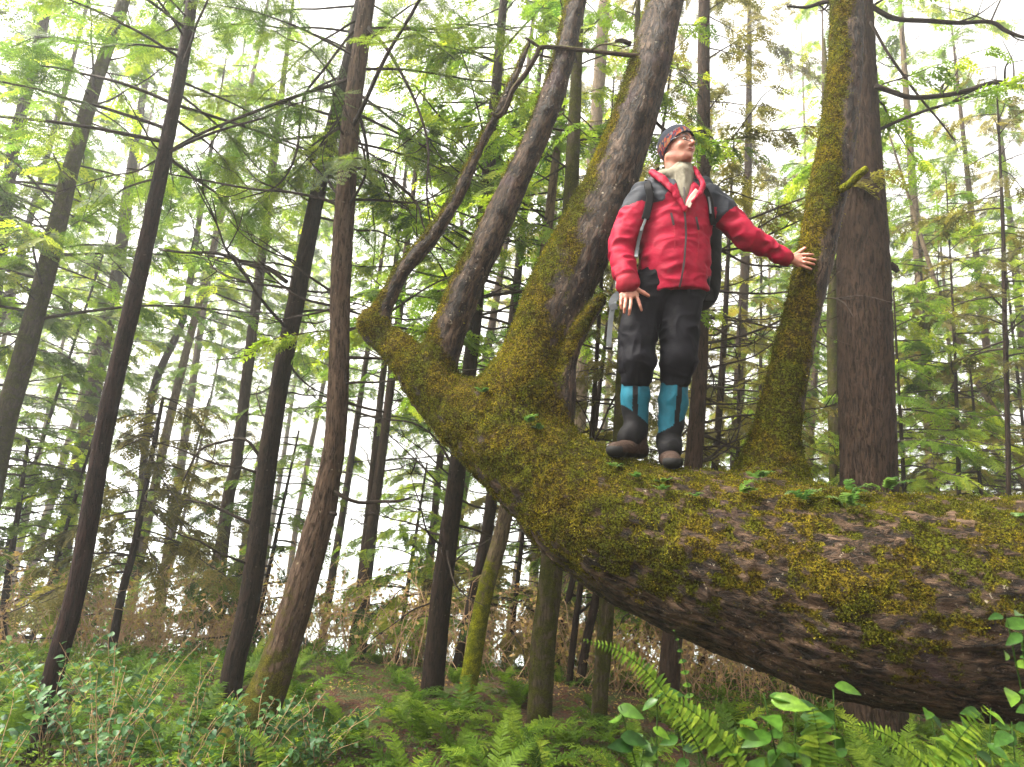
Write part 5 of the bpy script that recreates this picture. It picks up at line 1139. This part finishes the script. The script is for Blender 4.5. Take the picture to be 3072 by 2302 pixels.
strap('hip_belt', [Q(1905, 870, 3.52), Q(1862, 880, 3.44), Q(1838, 905, 3.40), Q(1842, 930, 3.40)], .040, .008, m_strap, bp); strap('hip_belt', [Q(2095, 862, 3.5), Q(2122, 872, 3.44), Q(2130, 905, 3.42)], .05, .012, m_black, bp)
hs_ = strap('hanging_strap', [Q(1850, 912, 3.40), Q(1836, 935, 3.40), Q(1830, 985, 3.40), Q(1826, 1040, 3.40)], .026, .003, m_strap, bp); strap('buckle', [Q(1810, 1044, 3.40), Q(1836, 1047, 3.40)], .012, .010, m_black, hs_)
# ---------------------------------------------------------------- the air
HAZE = 0.0032
hz = NT('haze_air'); pv = hz.n('ShaderNodeVolumePrincipled'); pv.inputs['Color'].default_value = (.95, .97, 1, 1)
pv.inputs['Density'].default_value = HAZE; pv.inputs['Anisotropy'].default_value = .6
hz.l(pv.outputs[0], hz.out.inputs['Volume'])
lo = np.array([-710.0, -710, -10.5]); hi = np.array([710.0, 710, 24])
V = np.array([[(lo, hi)[(k >> d) & 1][d] for d in range(3)] for k in range(8)])
Fh = np.array([[0, 2, 3, 1], [4, 5, 7, 6], [0, 1, 5, 4], [2, 6, 7, 3], [0, 4, 6, 2], [1, 3, 7, 5]])
tag(mk('haze', V, [Fh], hz.m, smooth=False), 'pale morning haze between the trees', 'haze', kind='stuff')

# ---------------------------------------------------------------- each background tree named by the gap it shows in
LM = [(-400, 'the left edge of the picture'), (-20, 'the slender trunk at the left edge'), (50, 'the greenish mossy trunk'), (245, 'the straight reddish trunk'), (605, 'the dark straight trunk'), (735, 'the crooked grey trunk'), (1010, 'the blackish trunk behind the tip'),
      (1180, 'the thickest mossy limb'), (1420, 'the man'), (1685, 'the mossy limb he touches'), (1872, 'the thick dark furrowed trunk'), (2175, 'the thin dark stem near the right edge'), (2700, 'the right edge of the picture')]
ORD = ['first', 'second', 'third', 'fourth', 'fifth', 'sixth', 'seventh', 'eighth', 'ninth', 'tenth', 'eleventh', 'twelfth', 'thirteenth', 'fourteenth']
def vx_of(o):
    t = [c for c in o.children if c.name.startswith('trunk')][0]; n = len(t.data.vertices); co = np.empty(n * 3); t.data.vertices.foreach_get('co', co); co = co.reshape(-1, 3) + np.array(o.location)
    c = (co - CAMP) @ RM3; px = 1536 - c[:, 0] / c[:, 2] * FPX; py = 1151 + c[:, 1] / c[:, 2] * FPX; return float(px[np.argmin(np.abs(py / KV - 850))]) / KV
def gap_labels(key, word):
    g_ = {}
    for o in COL.objects:
        if o.parent is None and str(o.get('group', '')).startswith(key): x = vx_of(o); i = max(k for k in range(len(LM)) if LM[k][0] <= max(x, -399)); g_.setdefault(i, []).append((x, o))
    for i, L in g_.items():
        L.sort(key=lambda q: q[0]); a = LM[i][1]; b = LM[min(i + 1, len(LM) - 1)][1]
        for n_, (x, o) in enumerate(L): o['label'] = (word + ' seen just right of ' + a) if len(L) == 1 else f'{word} right of {a}, {ORD[n_]} from it'
gap_labels('hazy conifers', 'hazy far conifer'); gap_labels('young conifers', 'feathery young conifer')
